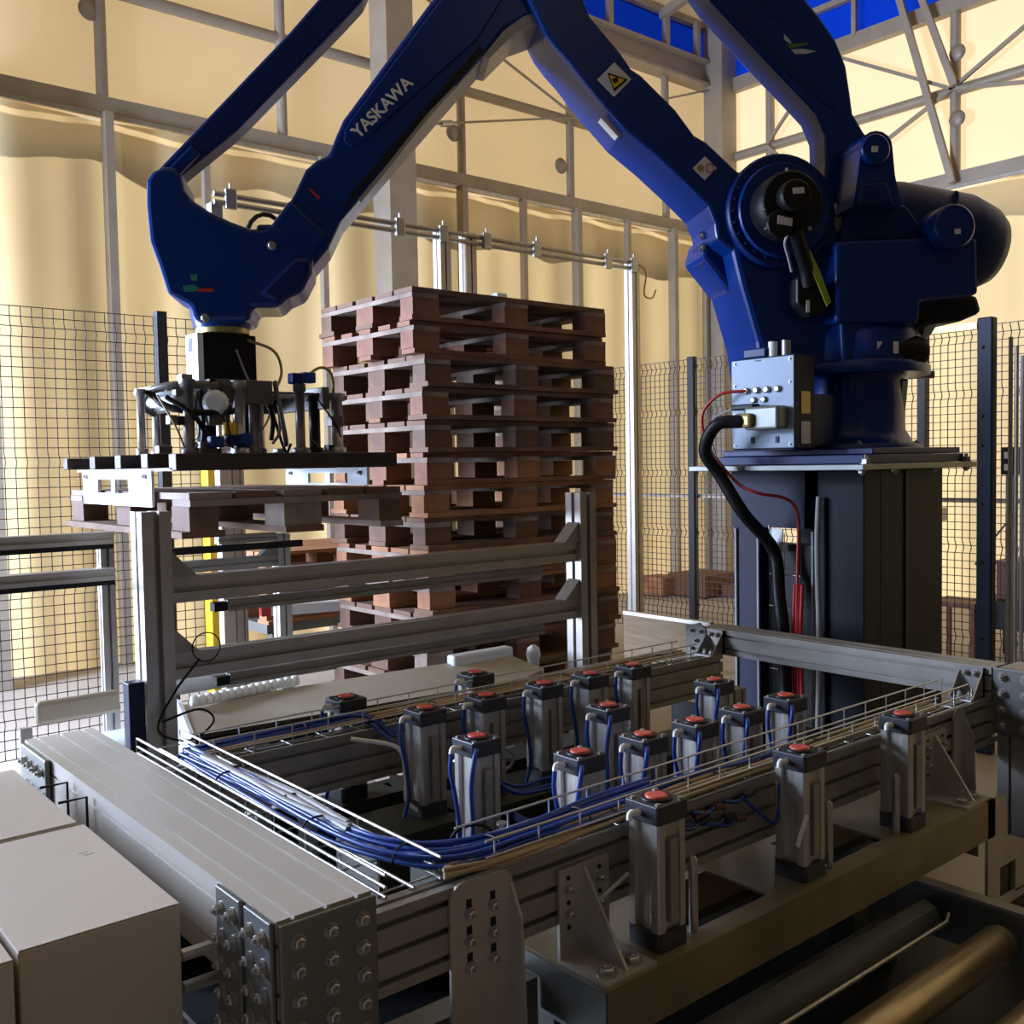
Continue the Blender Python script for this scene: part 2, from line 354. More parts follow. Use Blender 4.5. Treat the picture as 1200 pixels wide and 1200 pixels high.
MB().box(p.x-.3, p.x+.9, p.y+.1, p.y+.9, .54, .60).build('table_top', PLATE, tr)
# ================================================================== cylinder station frame
fr = thing('cylinder_station', 'slotted aluminium machine frame with long side rails and bolted steel corner plates', 'frame', (.72, 1.3, 0))
MB().extr((.72, 1.305, .8275), (.72, 2.62, .8275), X, Z, .16, .145, 3, 2, .004, .003).build('end_beam', BEAM, fr)
MB().extr((.80, 1.3225, .795), (2.90, 1.3225, .795), Y, Z, .045, .135, 1, 3, .012, .0055).build('side_rail', ALU_D, fr)
MB().extr((.80, 2.2575, .795), (2.84, 2.2575, .795), Y, Z, .045, .135, 1, 3, .012, .0055).build('side_rail', ALU_D, fr)
MB().extr((2.89, 1.292, .905), (2.89, 2.33, .905), X, Z, .10, .09, 2, 2, .010, .004).build('cross_beam', ALU_D, fr)
# end plates
pl = MB().box(.640, .802, 1.292, 1.300, .56, .897).build('corner_plate', PLATE, fr, bevel=.003)
for i in range(3):
    for j in range(7): bolt(pl, (.667+i*.054, 1.292, .868-j*.043), -Y, .0085)
for (ya, yb, nm) in ((1.305, 1.39, 'a'), (1.405, 1.49, 'b')):
    p2 = MB().box(.630, .638, ya, yb, .56, .900).build('side_plate', PLATE, fr, bevel=.002)
    for i in range(2):
        for j in range(7): bolt(p2, (.630, ya+.022+i*.042, .872-j*.043-i*.004), -X, .0085)
p2 = MB().box(.626, .638, 2.40, 2.60, .76, .898).build('side_plate', PLATE, fr, bevel=.003)
for i in range(4):
    for j in range(2): bolt(p2, (.626, 2.425+i*.046, .865-j*.055), -X, .0085)
for x, y in ((.72, 1.36), (.72, 2.5), (2.9, 2.26)):
    MB().extr((x, y, 0), (x, y, .73 if x > 2 else .755), X, Y, .09, .09, 2, 2).build('leg', ALU_D, fr)
post = MB().extr((2.92, 1.21, 0), (2.92, 1.21, .95), X, Y, .13, .14, 2, 2).build('corner_post', ALU_D, fr)
p3 = MB().box(2.842, 2.855, 1.13, 1.288, .765, .952).build('post_plate', PLATE, fr, bevel=.003)
for i in range(2):
    for j in range(4): bolt(p3, (2.842, 1.262-i*.062, .928-j*.046), -X, .010)
# gussets at both ends of the cross beam
for yc, n in ((1.345, 'r'), (2.262, 'l')):
    gs = MB()
    gs.box(2.828, 2.838, yc-.035, yc+.035, .862, .948); gs.box(2.76, 2.838, yc-.035, yc+.035, .862, .868)
    for s in (-.035, .031): gs.prism([(2.838, yc+s, .866), (2.838, yc+s, .948), (2.768, yc+s, .866)], (0, .004, 0))
    o = gs.build('corner_gusset', STEEL, fr)
    for s in (-.014, .014): 
        bolt(o, (2.828, yc+s, .93), -X, .008); bolt(o, (2.79, yc+s, .868), Z, .007)
o = MB().prism([(2.824, 2.30, .855), (2.824, 2.30, .945), (2.824, 2.33, .965), (2.824, 2.39, .95), (2.824, 2.39, .83)], (.008, 0, 0)).build('corner_plate', PLATE, fr)
for y, z in ((2.32, .935), (2.36, .935), (2.34, .90), (2.36, .87)): bolt(o, (2.824, y, z), -X, .007)
def tall_bracket(x0, x1, z0, z1, slots, label_z=True):
    b = MB(); n = 6; rr = .03; pts = [(x0, 1.293, z0), (x1, 1.293, z0)]
    pts += [(x1-rr+rr*math.cos(a), 1.293, z1-rr+rr*math.sin(a)) for a in [i*math.pi/2/n for i in range(n+1)]]
    pts += [(x0+rr+rr*math.cos(a), 1.293, z1-rr+rr*math.sin(a)) for a in [math.pi/2+i*math.pi/2/n for i in range(n+1)]]
    b.prism(pts, (0, .006, 0))
    b.prism([(x1-.006, 1.293, z0), (x1-.006, 1.293, z1-.03), (x1-.006, 1.268, z1-.08), (x1-.006, 1.255, z0)], (.006, 0, 0))
    o = b.build('rail_bracket', ALU, fr)
    if slots:
        for i in range(2):
            for j in range(3):
                x = x0+.038+i*.050; z = z1-.045-j*.045
                MB().box(x-.005, x+.005, 1.2915, 1.2935, z-.004, z+.014).build('slot', BLACK, o); bolt(o, (x, 1.293, z-.010), -Y, .0075)
tall_bracket(.940, 1.073, .46, .868, True)
tall_bracket(2.625, 2.69, .46, .868, False)
# floor side plate with a square window at the right, under the channel end
b = MB(); x0 = 2.60; yy = 1.17
def P2(x, z): return (x, yy, z)
b.prism([P2(2.56, .66), P2(2.66, .66), P2(2.67, .55), P2(2.80, .50), P2(2.80, .38), P2(2.72, .38), P2(2.72, .47), P2(2.63, .47), P2(2.63, .38), P2(2.56, .38)], (0, .008, 0))
b.box(2.56, 2.80, yy, yy+.008, .36, .385)
b.build('window_plate', ALU, fr)
# ================================================================== channel beams under the cylinders
def channel(y0, y1, x0, x1, zt, h, m, label, slots):
    t = thing('steel_channel', label, 'steel beam', ((x0+x1)/2, (y0+y1)/2, zt-h)); b = MB()
    xs = [x0] + [v for s in slots for v in s] + [x1]
    ya, yb = y0+.05, y1-.03
    for i in range(0, len(xs), 2): b.box(xs[i], xs[i+1], y0, y1, zt-.006, zt)
    for s in slots: b.box(s[0], s[1], y0, ya, zt-.006, zt); b.box(s[0], s[1], yb, y1, zt-.006, zt)
    b.build('top_web', m, t)
    MB().box(x0, x1, y0, y0+.006, zt-h, zt-.0062).build('flange', m, t); MB().box(x0, x1, y1-.006, y1, zt-h, zt-.0062).build('flange', m, t)
    MB().box(x0-.003, x0+.003, y0+.006, y1-.006, zt-h, zt-.006).build('end_cap', PLATE, t)
    return t
c1 = channel(1.17, 1.41, 1.178, 2.60, .66, .098, CHAN, 'yellowish steel channel along the front carrying three air cylinders', [(1.46, 1.69), (1.92, 2.14)])
c2 = channel(1.46, 1.87, 1.25, 2.56, .66, .16, GREEN, 'dark green steel channel under the middle air cylinders', [(1.56, 1.62), (1.94, 2.0)])
c3 = channel(2.0, 2.20, 1.25, 2.56, .66, .16, GREEN, 'dark green steel channel in front of the far rail', [(1.5, 1.52)])
c4 = channel(2.285, 2.40, 1.25, 2.5, .66, .16, GREEN, 'narrow dark green channel beyond the far rail', [(1.5, 1.52)])
for x, lb in ((1.178, 'triangular gusset foot bolted on the near end of the front channel'), (2.46, 'triangular gusset foot bolted on the far end of the front channel')):
    t = thing('gusset_bracket', lb, 'bracket', (x+.06, 1.25, .66), 'gusset feet on the front channel')
    o = MB().box(x, x+.125, 1.292, 1.2985, .667, .828).build('back_plate', ALU, t)
    f = MB().box(x, x+.125, 1.176, 1.2985, .6602, .6665).build('foot_plate', ALU, t)
    MB().prism([(x+.060, 1.292, .667), (x+.060, 1.292, .820), (x+.060, 1.188, .667)], (.006, 0, 0)).build('gusset_rib', ALU, t)
    for i in range(2):
        bolt(f, (x+.03+i*.062, 1.205, .6665), Z, .014)
        for j in range(2): bolt(o, (x+.022+i*.078, 1.292, .790-j*.045), -Y, .0065)
        for j in range(3): MB().cyl((x+.022+i*.078, 1.2915, .810-j*.045), (x+.022+i*.078, 1.2905, .810-j*.045), .0045, 8).build('hole', BLACK, o)
for zt in (.0,): pass
# supports carrying the channels
sup = thing('support_table', 'dark steel support frame under the channel beams', 'frame', (1.9, 1.8, 0))
for x in (1.35, 2.45):
    MB().box(x-.04, x+.04, 1.42, 2.39, .44, .498).build('cross_bearer', PLATE, sup)
    for y in (1.5, 2.3): MB().box(x-.035, x+.035, y-.035, y+.035, .2155, .44).build('leg', PLATE, sup)
# ================================================================== pneumatic cylinders
def make_cylinder():
    t = thing('pneumatic_cylinder', 'x', 'air cylinder', (0, 0, 0), 'air cylinders in the frame'); h = .27; r = .0355  # later scaled to 1.13 across
    def sq(b, r, z0, z1, c=.006):
        p = [(-r+c, -r), (r-c, -r), (r, -r+c), (r, r-c), (r-c, r), (-r+c, r), (-r, r-c), (-r, -r+c)]
        return b.prism([(x, y, z0) for x, y in p], (0, 0, z1-z0))
    sq(MB(), r, 0, .034).build('base_cap', CAPM, t)
    # fluted barrel
    pts = []; r2 = .0335
    for k in range(4):
        a = k*math.pi/2; ca, sa = math.cos(a), math.sin(a)
        for u, v in ((-.0335, .030), (-.030, .0335), (-.018, .0335), (-.016, .0275), (-.006, .0265), (.006, .0265), (.016, .0275), (.018, .0335), (.030, .0335)):
            pts.append((u*sa*1 - v*ca*-1 if False else (u*ca - v*sa), (u*sa + v*ca)))
    pts = [pts[i] for i in range(len(pts))]
    # order clockwise per side: reverse side order
    order = []
    for k in range(4): order += pts[(4-k) % 4*9:(4-k) % 4*9+9]
    MB().prism([(x, y, .034) for x, y in order], (0, 0, .196)).build('barrel', ALU, t)
    b = MB(); sq(b, .037, .230, .264, .004); o = b.build('head_cap', CAPM, t, bevel=.002)
    b = MB(); b.lathe((0, 0, .264), Z, [(0, .026), (.003, .026), (.004, .024)], 20); b.build('cap_rim', BLACK, t)
    b = MB(); b.lathe((0, 0, .266), Z, [(0, .019), (.004, .0185), (.0055, .015)], 20); b.build('red_plug', RED, t)
    for x, y in ((-.027, -.027), (.027, -.027), (.027, .027), (-.027, .027)):
        MB().lathe((x, y, .264), Z, [(0, .0048), (.003, .0048)], 6).build('tie_bolt', STEEL, t)
    f = MB(); f.cyl((-.037, .004, .247), (-.054, .004, .250), .006, 8); f.tube(curve([(-.050, .004, .250), (-.060, .002, .250), (-.064, .0, .240)], 4), .0052, 6); f.build('elbow_fitting', WHITE, t)
    hs = MB(); hs.tube(curve([(-.064, 0, .240), (-.066, 0, .20), (-.058, -.004, .14), (-.052, -.006, .06), (-.062, 0, .004)], 5), .0045, 6); hs.build('air_hose', HOSE, t)
    hs = MB(); hs.tube(curve([(-.030, -.037, .252), (-.044, -.048, .235), (-.050, -.044, .17), (-.047, -.042, .07), (-.058, -.03, .006)], 5), .0045, 6); hs.build('air_hose', HOSE, t)
    MB().box(-.008, .010, -.0365, -.0275, .05, .20).build('sensor_rail', ALU_D, t)
    return t
rows = [(1.235, (1.372, 1.826, 2.252), 'on the front channel outside the near rail'),
        (1.54, (1.47, 1.67, 1.85, 2.03, 2.215), 'in the first row behind the near rail'),
        (1.79, (1.386, 1.81, 2.234), 'in the middle row of the bay'),
        (2.095, (1.457, 1.655, 1.864, 2.045, 2.227), 'in the row before the far rail'),
        (2.345, (1.374, 1.816), 'beyond the far rail')]
pos = {3: ['leftmost', 'middle', 'rightmost'], 5: ['leftmost', 'second', 'third', 'fourth', 'rightmost'], 2: ['left', 'right']}
c0 = make_cylinder(); c0.location = (0, 0, -9); index_children(); first = False
for y, xs, lb in rows:
    for i, x in enumerate(xs):
        o = c0 if first else copy_tree(c0); first = False
        o.location = (x, y, .6605); o.scale = (1.14, 1.14, 1.02); o['label'] = f'red-capped air cylinder, {pos[len(xs)][i]} one {lb}'
        if y in (1.235, 2.095, 2.345):
            for ch in [k for k in COL.objects if k.parent == o and k.name.startswith('air_hose')][1 if y > 2 else 0:]: bpy.data.objects.remove(ch)
for ch in CH[c0.name]: bpy.data.objects.remove(ch)
bpy.data.objects.remove(c0)
# guide pins beside the front cylinders
for i, x in enumerate((1.372, 1.826, 2.252)):
    b = MB(); xx = x+.078 if i < 2 else x-.066; b.lathe((xx, 1.215, .6605), Z, [(0, .009), (.13, .009), (.14, .0075), (.145, .004)], 12)
    tag(b.build('guide_pin', STEEL, origin=(xx, 1.225, .66)), 'thin round steel guide pin beside the %s front air cylinder' % pos[3][i], 'pin', 'guide pins on the front channel')
for i, (x, y) in enumerate(((1.60, 1.62), (1.30, 1.60))):
    b = MB(); b.cyl((x, y, .6605), (x, y, .80), .004, 8); b.lathe((x, y, .80), Z, [(0, .011), (.005, .011)], 12)
    tag(b.build('guide_pin', STEEL, origin=(x, y, .66)), 'slim headed pin standing on the green channel, %s one' % ['right', 'left'][i], 'pin')
# ================================================================== wire cable trays
def tray(key, label, p0, d, L, w, h, side, pitch=.10):
    # U-shaped wire basket starting at p0 (bottom edge), running along d, open top, 'side' is the across direction
    t = thing('wire_cable_tray', label, 'cable tray', p0); wr_ = .0032 if key == 'c' else .0022; d = Vector(d); s = Vector(side); p0 = Vector(p0)
    for nm, k, z in (('top_wire', 0, h), ('top_wire', w, h), ('side_wire', 0, h*.45), ('side_wire', w, h*.45), ('bottom_wire', 0, 0), ('bottom_wire', w*.5, 0), ('bottom_wire', w, 0)):
        q = p0 + s*k + Z*z; MB().tube([q, q+d*L], wr_, 6).build(nm, TRAYW, t)
    n = int(L/pitch)
    for i in range(n+1):
        q = p0 + d*(i*pitch+.02)
        MB().tube([q+Z*h, q, q+s*w, q+s*w+Z*h], .0020, 5).build('cross_wire', TRAYW, t)
    return t
tray('a', 'galvanised wire cable tray along the top of the near rail', (1.02, 1.300, .868), X, 1.70, .085, .052, Y)
tray('b', 'galvanised wire cable tray along the top of the far rail', (.93, 2.222, .868), X, 1.75, .085, .052, Y)
tray('c', 'bright wire cable tray beside the wide end beam', (.842, 1.33, .868), Y, 1.09, .108, .036, X, .12)
# ================================================================== hoses and cables
def bundle(name, label, cat, part, m, base, n, r, spread, seed, ties=True):
    rnd = random.Random(seed); t = thing(name, label, cat, base[0])
    for k in range(n):
        oy, oz = rnd.uniform(-spread, spread), rnd.uniform(0, spread*.55); pts = []
        for i, p in enumerate(base):
            q = Vector(p); a = rnd.uniform(-.011, .011); pts.append(q + Vector((oy*.7+a, oy+a, oz + rnd.uniform(0, .008))))
        MB().tube(curve(pts, 5), r, 6).build(part, m, t)
    if ties:
        cp = curve(base, 4)
        for i in range(3, len(cp)-2, 5):
            d = (cp[i+1]-cp[i-1]).normalized(); u = d.cross(Z).normalized(); v = u.cross(d)
            pts = [cp[i] + u*math.cos(a)*(spread*1.15) + v*(math.sin(a)*(spread*.55)+spread*.35) for a in [j*math.pi/6 for j in range(12)]]
            MB().tube(pts, .0022, 4, True).build('cable_tie', BLACK, t)
    return t
bundle('air_hose_bundle', 'bundle of blue air hoses curving from the end tray onto the near tray', 'hoses', 'blue_hose', HOSE,
       [(.90, 2.28, .876), (.90, 1.95, .876), (.90, 1.65, .876), (.915, 1.45, .878), (1.0, 1.355, .880), (1.15, 1.34, .880), (1.32, 1.345, .880), (1.48, 1.345, .882)], 9, .0046, .028, 2)
bundle('air_hose_bundle', 'slim run of blue air hoses in the middle of the near tray', 'hoses', 'blue_hose', HOSE,
       [(1.46, 1.35, .876), (1.62, 1.345, .878), (1.80, 1.35, .876), (1.98, 1.342, .876)], 3, .0045, .02, 5)
bundle('tan_cable_bundle', 'bundle of tan cables lying in the near wire tray', 'cables', 'tan_cable', TANC,
       [(.96, 1.335, .872), (1.10, 1.315, .872), (1.35, 1.32, .872), (1.6, 1.325, .874), (1.9, 1.325, .874), (2.2, 1.33, .874), (2.6, 1.34, .874)], 6, .0042, .02, 8)
bundle('tan_cable_bundle', 'bundle of tan and brown cables lying in the far wire tray', 'cables', 'tan_cable', TANC,
       [(.95, 2.262, .872), (1.3, 2.262, .874), (1.6, 2.262, .874), (2.0, 2.262, .874), (2.4, 2.262, .874), (2.66, 2.262, .874)], 6, .0045, .024, 12)
bundle('air_hose_bundle', 'bundle of blue air hoses lying in the far wire tray', 'hoses', 'blue_hose', HOSE,
       [(.90, 2.29, .878), (1.0, 2.272, .884), (1.2, 2.265, .886), (1.36, 2.255, .888), (1.42, 2.18, .84)], 6, .0045, .024, 15)
bundle('grey_hose_bundle', 'bundle of pale grey conduits inside the end tray', 'cables', 'grey_conduit', GREYC,
       [(.915, 2.2, .884), (.92, 2.0, .886), (.92, 1.8, .886), (.925, 1.58, .884)], 4, .008, .018, 21)
for i, (a, b_, c_, lb) in enumerate((((1.52, 1.99, .80), (1.75, 1.93, .70), (1.78, 1.80, .70), 'loose blue hoses drooping between the left inner cylinders'),
                                    ((1.45, 1.74, .74), (1.60, 1.64, .70), (1.66, 1.60, .74), 'loose blue hoses behind the first inner cylinder row'),
                                    ((1.90, 1.85, .72), (2.0, 2.0, .70), (2.05, 2.04, .75), 'loose blue hoses between the middle inner cylinders'))):
    bundle('air_hose_bundle', lb, 'hoses', 'blue_hose', HOSE, [a, ((a[0]+b_[0])/2, (a[1]+b_[1])/2, b_[2]), b_, c_], 4, .0042, .02, 30+i, False)
o = MB().tube(curve([(1.30, 2.20, .86), (1.40, 2.14, .83), (1.41, 2.12, .76), (1.40, 2.10, .70), (1.43, 2.07, .668)], 6), .006, 8)
tag(o.build('white_hose', WHITE, origin=(1.4, 2.1, .66)), 'white hose hanging from the far tray beside the leftmost cylinder', 'hose')
for i, (x, y) in enumerate(((1.75, 2.17), (1.33, 1.74))):
    pts = [Vector((x, y, .72)) + Vector((math.cos(a)*.045, math.cos(a)*-.02, math.sin(a)*.035)) for a in [k*math.pi/9 for k in range(18)]]
    o = MB().tube(pts, .0045, 6, True); tag(o.build('hose_loop', BLACK if i else GREYC, origin=(x, y, .66)), ['coiled grey hose between the cylinders by the far rail', 'coiled black hose hung around a middle cylinder'][i], 'hose')
# ================================================================== conveyor rollers under the table
for i, (y, x1, lab, m) in enumerate(((1.235, 2.37, 'dark worn roller directly under the front channel', PLATE), (1.045, 2.36, 'shiny brown steel roller in the lower right corner', ROLL), (.845, 2.36, 'frontmost steel roller cut off by the picture corner', ROLL))):
    t = thing('conveyor_roller', lab, 'roller', (1.7, y, .36), 'conveyor rollers'); r = .043
    b = MB(); b.lathe((.95, y, .405), X, [(0, .030), (.012, r), (x1-.95-.012, r), (x1-.95, .030)], 8 if i == 0 else 28); b.build('roller_shell', m, t)
    MB().cyl((.90, y, .405), (x1+.06, y, .405), .010, 8).build('axle', STEEL, t)
t = thing('conveyor_side_frame', 'steel side frame holding the roller ends at lower right', 'frame', (2.43, 1.0, 0))
MB().box(2.40, 2.415, .60, 1.40, .34, .46).build('side_plate', PLATE, t); MB().box(2.40, 2.44, .60, 1.40, .46, .468).build('top_lip', ALU_D, t)
for y in (.65, 1.37): MB().box(2.405, 2.435, y-.02, y+.02, .2155, .338).build('leg', PLATE, t)
t = thing('conveyor_side_frame', 'dark steel side frame at the hidden left roller ends', 'frame', (.9, 1.0, 0))
MB().box(.885, .90, .60, 1.28, .34, .46).build('side_plate', PLATE, t)
for y in (.65, 1.2): MB().box(.87, .90, y-.02, y+.02, 0, .338).build('leg', PLATE, t)
o = MB().tube([(1.2, 1.165, .42), (2.33, 1.165, .42), (2.36, 1.175, .428)], .006, 6)
tag(o.build('edge_rail', ALU, origin=(1.7, 1.16, .41)), 'thin bright metal rail between the first two rollers', 'rail')
t = thing('floor_channel', 'horizontal steel angle below the near rail beside the tall bracket', 'steel beam', (1.1, 1.5, .5))
MB().box(.86, 1.17, 1.345, 1.351, .50, .62).build('web', PLATE, t); MB().box(.86, 1.17, 1.351, 1.40, .614, .62).build('flange', PLATE, t)
# added black pan and skirts, standing in for the shade under the station
t = thing('shade_pan', 'black pan and skirts added as shade under the whole cylinder station', 'pan', (1.9, 1.6, 0))
MB().box(.92, 2.84, .45, 2.60, .20, .215).build('shade_floor', BLACK, t); MB().box(.92, 2.84, 2.59, 2.60, .2155, .58).build('shade_skirt', BLACK, t); MB().box(2.98, 2.99, 1.6, 2.60, 0, .62).build('shade_skirt', BLACK, t)
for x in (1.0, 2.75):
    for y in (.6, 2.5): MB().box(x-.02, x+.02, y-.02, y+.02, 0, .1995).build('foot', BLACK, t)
# ================================================================== cartons at lower left
def carton(name, x0, x1, y0, y1, z1, label):
    t = thing(name, label, 'carton', ((x0+x1)/2, (y0+y1)/2, .52), 'pale cartons at the left')
    MB().box(x0, x1, y0, y1, .52, z1-.002).build('box_body', CART, t, bevel=.003)
    xm = (x0+x1)/2
    MB().box(x0+.001, x1-.001, y0+.001, y1-.001, z1-.0018, z1).build('lid', CART, t)
    return t
cb = carton('carton', .348, .580, 1.507, 1.972, .88, 'pale grey-beige carton nearest the camera at lower left')
for k in (0, 1): MB().box(.525+.006*k, .540+.006*k, 1.822-.014*k, 1.825-.014*k, .8800, .8804).build('printed_mark', GREYC, cb)
carton('carton', .345, .573, 1.992, 2.45, .88, 'pale grey carton behind the nearest carton at left edge')
carton('carton', .10, .338, 1.49, 1.96, .878, 'pale carton cut off by the left picture edge')
t = thing('roller_conveyor', 'low conveyor with rods and rollers under the pale cartons', 'conveyor', (.35, 1.9, 0))
for k in range(12):
    y = 1.36+k*.095; MB().cyl((.06, y, .495), (.612, y, .495), .022, 10).build('roller', ROLL if k % 3 else BRASS, t)
for x in (.045, .615): MB().box(x-.012, x+.012, 1.28, 2.48, .44, .54).build('side_rail', ALU_D, t)
for x in (.05, .61):
    for y in (1.38, 2.4): MB().box(x-.02, x+.02, y-.02, y+.02, 0, .438).build('leg', ALU_D, t)
for k, (y, z) in enumerate(((1.335, .66), (1.345, .74), (1.345, .60), (1.35, .79))):
    o = MB().cyl((.584, y+.17, z), (.640, y+.17, z), .010, 8)
    tag(o.build('cross_rod', [BRASS, STEEL, ALU, ALU][k], origin=(.6, y+.17, z)), ['brass rod stub reaching the bolted side plate', 'dark steel rod above the brass rod by the side plate', 'lowest bright rod beside the bolted side plate', 'uppermost rod stub beside the nearest carton corner'][k], 'rod')
o = MB().cyl((.578, 2.0, .80), (.636, 2.0, .80), .014, 12); tag(o.build('brass_rod', BRASS, origin=(.6, 2.0, .80)), 'short brass rod between the cartons and the blue-lit beam side', 'rod')
for k, y in enumerate((2.12, 2.25)):
    o = MB().tube([(.575, y, .884), (.63, y, .884), (.63, y, .79)], .003, 6)
    tag(o.build('wire_hook', BLACK, origin=(.6, y, .80)), 'thin bent wire hook on the end beam side, %s one' % ['nearer', 'farther'][k], 'hook')
# ================================================================== robot (arm plane through the base axis and the held pallet)
AXS = Vector((3.823, 2.318, 0)); EE = Vector((1.655-3.823, 3.672-2.318, 0)).normalized(); NN = Vector((EE.y, -EE.x, 0)) if (EE.y < 0) else Vector((-EE.y, EE.x, 0))
if NN.dot(fw) > 0: NN = -NN
def AP(px, py, t=0):
    d = ray(px, py); q = AXS+NN*t; return CAM + d*((q-CAM).dot(NN)/d.dot(NN))
def plate(pts, t0, t1): return MB().prism([AP(x, y, t0) for x, y in pts], -NN*(t0-t1))
def disc(mb, px, py, rpx, t0, t1, n=32, ch=.0):
    c = AP(px, py, t0); R = (AP(px+rpx, py, t0)-c).length; L = t0-t1
    return mb.lathe(c, -NN, [(0, R-ch), (ch, R), (L-ch, R), (L, R-ch)] if ch else [(0, R), (L, R)], n)
def patch(pts, t, name, m, parent): return MB().prism([AP(x, y, t+.0025) for x, y in pts], -NN*.0025).build(name, m, parent)
rb = thing('palletising_robot', 'big glossy blue palletising robot arm with white lettering on a navy pedestal', 'robot', (3.823, 2.318, 1.56))
# base and swivel
cx, cy = 3.823, 2.318
MB().lathe((cx, cy, 1.561), Z, [(0, .27), (.04, .27), (.05, .235), (.10, .205), (.30, .195), (.33, .215)], 36).build('base_casting', BLUE, rb)
for k in range(4):
    a = math.radians(20+k*90); MB().bar((cx+.16*math.cos(a), cy+.16*math.sin(a), 1.60), (cx+.185*math.cos(a), cy+.185*math.sin(a), 1.87), .05, .06).build('base_rib', BLUE, rb, bevel=.01)
bp = MB().box(cx-.36, cx+.32, cy-.30, cy+.40, 1.561, 1.586).build('base_plate', BLUED, rb, bevel=.004)
for k in range(10):
    a = k*math.pi/5; bolt(bp, (cx+.25*math.cos(a), cy+.25*math.sin(a), 1.60), Z, .014)
MB().lathe((cx, cy, 1.885), Z, [(0, .30), (.035, .30), (.05, .285)], 40).build('swivel_flange', BLUE, rb)
MB().lathe((cx, cy, 1.92), Z, [(0, .27), (.12, .265), (.16, .24)], 36).build('swivel_drum', BLUE, rb)
o = MB().bar((cx+.28, cy-.10, 1.90), (cx+.38, cy-.14, 1.90), .05, .03).build('swivel_stop', PLATE, rb)
# turret body
o = plate([(856, 280), (868, 330), (878, 365), (888, 400), (894, 440), (1048, 440), (1060, 395), (1060, 330), (1052, 280), (985, 278), (965, 215), (940, 190), (900, 188), (868, 205), (856, 240)], .17, -.20).build('turret_body', BLUE, rb, bevel=.02)
# wide side flank seen at lower left of the lower arm
o = plate([(822, 300), (838, 320), (852, 338), (866, 352), (880, 380), (890, 403), (893, 430), (905, 430), (905, 300), (850, 268), (828, 275)], .04, -.20).build('turret_flank', BLUE, rb, bevel=.02)
o = plate([(822, 285), (836, 292), (834, 312), (824, 308)], .02, -.10).build('hose_bracket', BLUED, rb, bevel=.004)
for y in (276, 290): bolt(rb, AP(824, y, .03), NN, .012)
# gearbox disc
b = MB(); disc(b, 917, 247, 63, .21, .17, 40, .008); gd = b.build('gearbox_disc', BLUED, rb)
b = MB(); disc(b, 920, 246, 53, .235, .211, 40, .006); b.build('gearbox_cover', BLUE, rb)
for k in range(26):
    a = k*2*math.pi/26; bolt(gd, AP(917+58*math.cos(a), 247+58*math.sin(a), .211), NN, .005, m=BLUED, h=.006)
b = MB(); disc(b, 929, 237, 37, .36, .236, 28, .012); sm = b.build('black_servo_motor', BLACK, rb)
b = MB(); disc(b, 934, 228, 18, .42, .361, 24, .006); b.build('motor_cap', BLACK, sm)
b = MB(); disc(b, 915, 262, 16, .39, .361, 10, .004); b.build('motor_plug', BLACK, sm)
patch([(929, 220), (942, 219), (943, 226), (930, 227)], .421, 'white_sticker', STICK, sm)
patch([(912, 252), (929, 256), (928, 265), (911, 262)], .391, 'white_sticker', STICK, sm)
for x, y in ((895, 246), (922, 199), (898, 268), (949, 268), (920, 226)): bolt(sm, AP(x, y, .362), NN, .006, h=.006)
MB().tube(curve([AP(924, 274, .37), AP(920, 285, .33), AP(925, 305, .26), AP(928, 318, .22)], 5), .006, 6).build('motor_cable', GREYC, rb)
MB().tube(curve([AP(932, 270, .38), AP(938, 290, .33), AP(945, 315, .28), AP(948, 335, .26)], 5), .028, 10).build('motor_cable', BLACK, rb)
plate([(934, 325), (940, 322), (962, 330), (970, 352), (966, 368), (950, 372), (934, 355)], .26, .172).build('cable_gland', BLACK, rb, bevel=.01)
patch([(945, 352), (949, 352), (949, 366), (945, 366)], .262, 'white_sticker', WHITE, rb)
plate([(940, 292), (949, 292), (962, 320), (974, 354), (969, 359), (958, 332)], .30, .297).build('yellow_green_tape', YG, rb)
# side block, lugs and clevis
plate([(980, 282), (1085, 278), (1146, 279), (1147, 345), (1080, 352), (1078, 378), (980, 378)], .27, .05).build('side_block', BLUE, rb, bevel=.015)
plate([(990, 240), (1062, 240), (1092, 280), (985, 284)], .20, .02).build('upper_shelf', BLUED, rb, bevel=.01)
plate([(984, 350), (1022, 350), (1026, 378), (1026, 432), (988, 434)], .24, .172).build('front_rib', BLUE, rb, bevel=.012)
cl = [(1000, 242), (1006, 200), (1009, 172)] + [(1027+19*math.cos(a), 172-19*math.sin(a)) for a in [math.pi-i*math.pi/8 for i in range(9)]] + [(1049, 205), (1057, 243)]
o = plate(cl, .30, .14).build('clevis_bracket', BLUE, rb, bevel=.012)
plate([(1005, 240), (1011, 214), (1040, 214), (1048, 240)], .325, .301).build('clevis_rib', BLUED, o, bevel=.008)
b = MB(); disc(b, 1027, 174, 17, .33, .301, 28, .006); pn = b.build('pivot_pin_cap', BLUE, rb); patch([(1022, 171), (1029, 171), (1029, 178), (1022, 178)], .331, 'white_sticker', STICK, pn)
b = MB(); disc(b, 1120, 264, 24, .34, .20, 30, .008); pn = b.build('lug', BLUE, rb); patch([(1119, 268), (1126, 268), (1126, 274), (1119, 274)], .341, 'white_sticker', STICK, pn)
plate([(1114, 244), (1117, 228), (1121, 222), (1125, 225), (1124, 234), (1122, 246)], .30, .26).build('lifting_hook', BLUED, rb, bevel=.005)
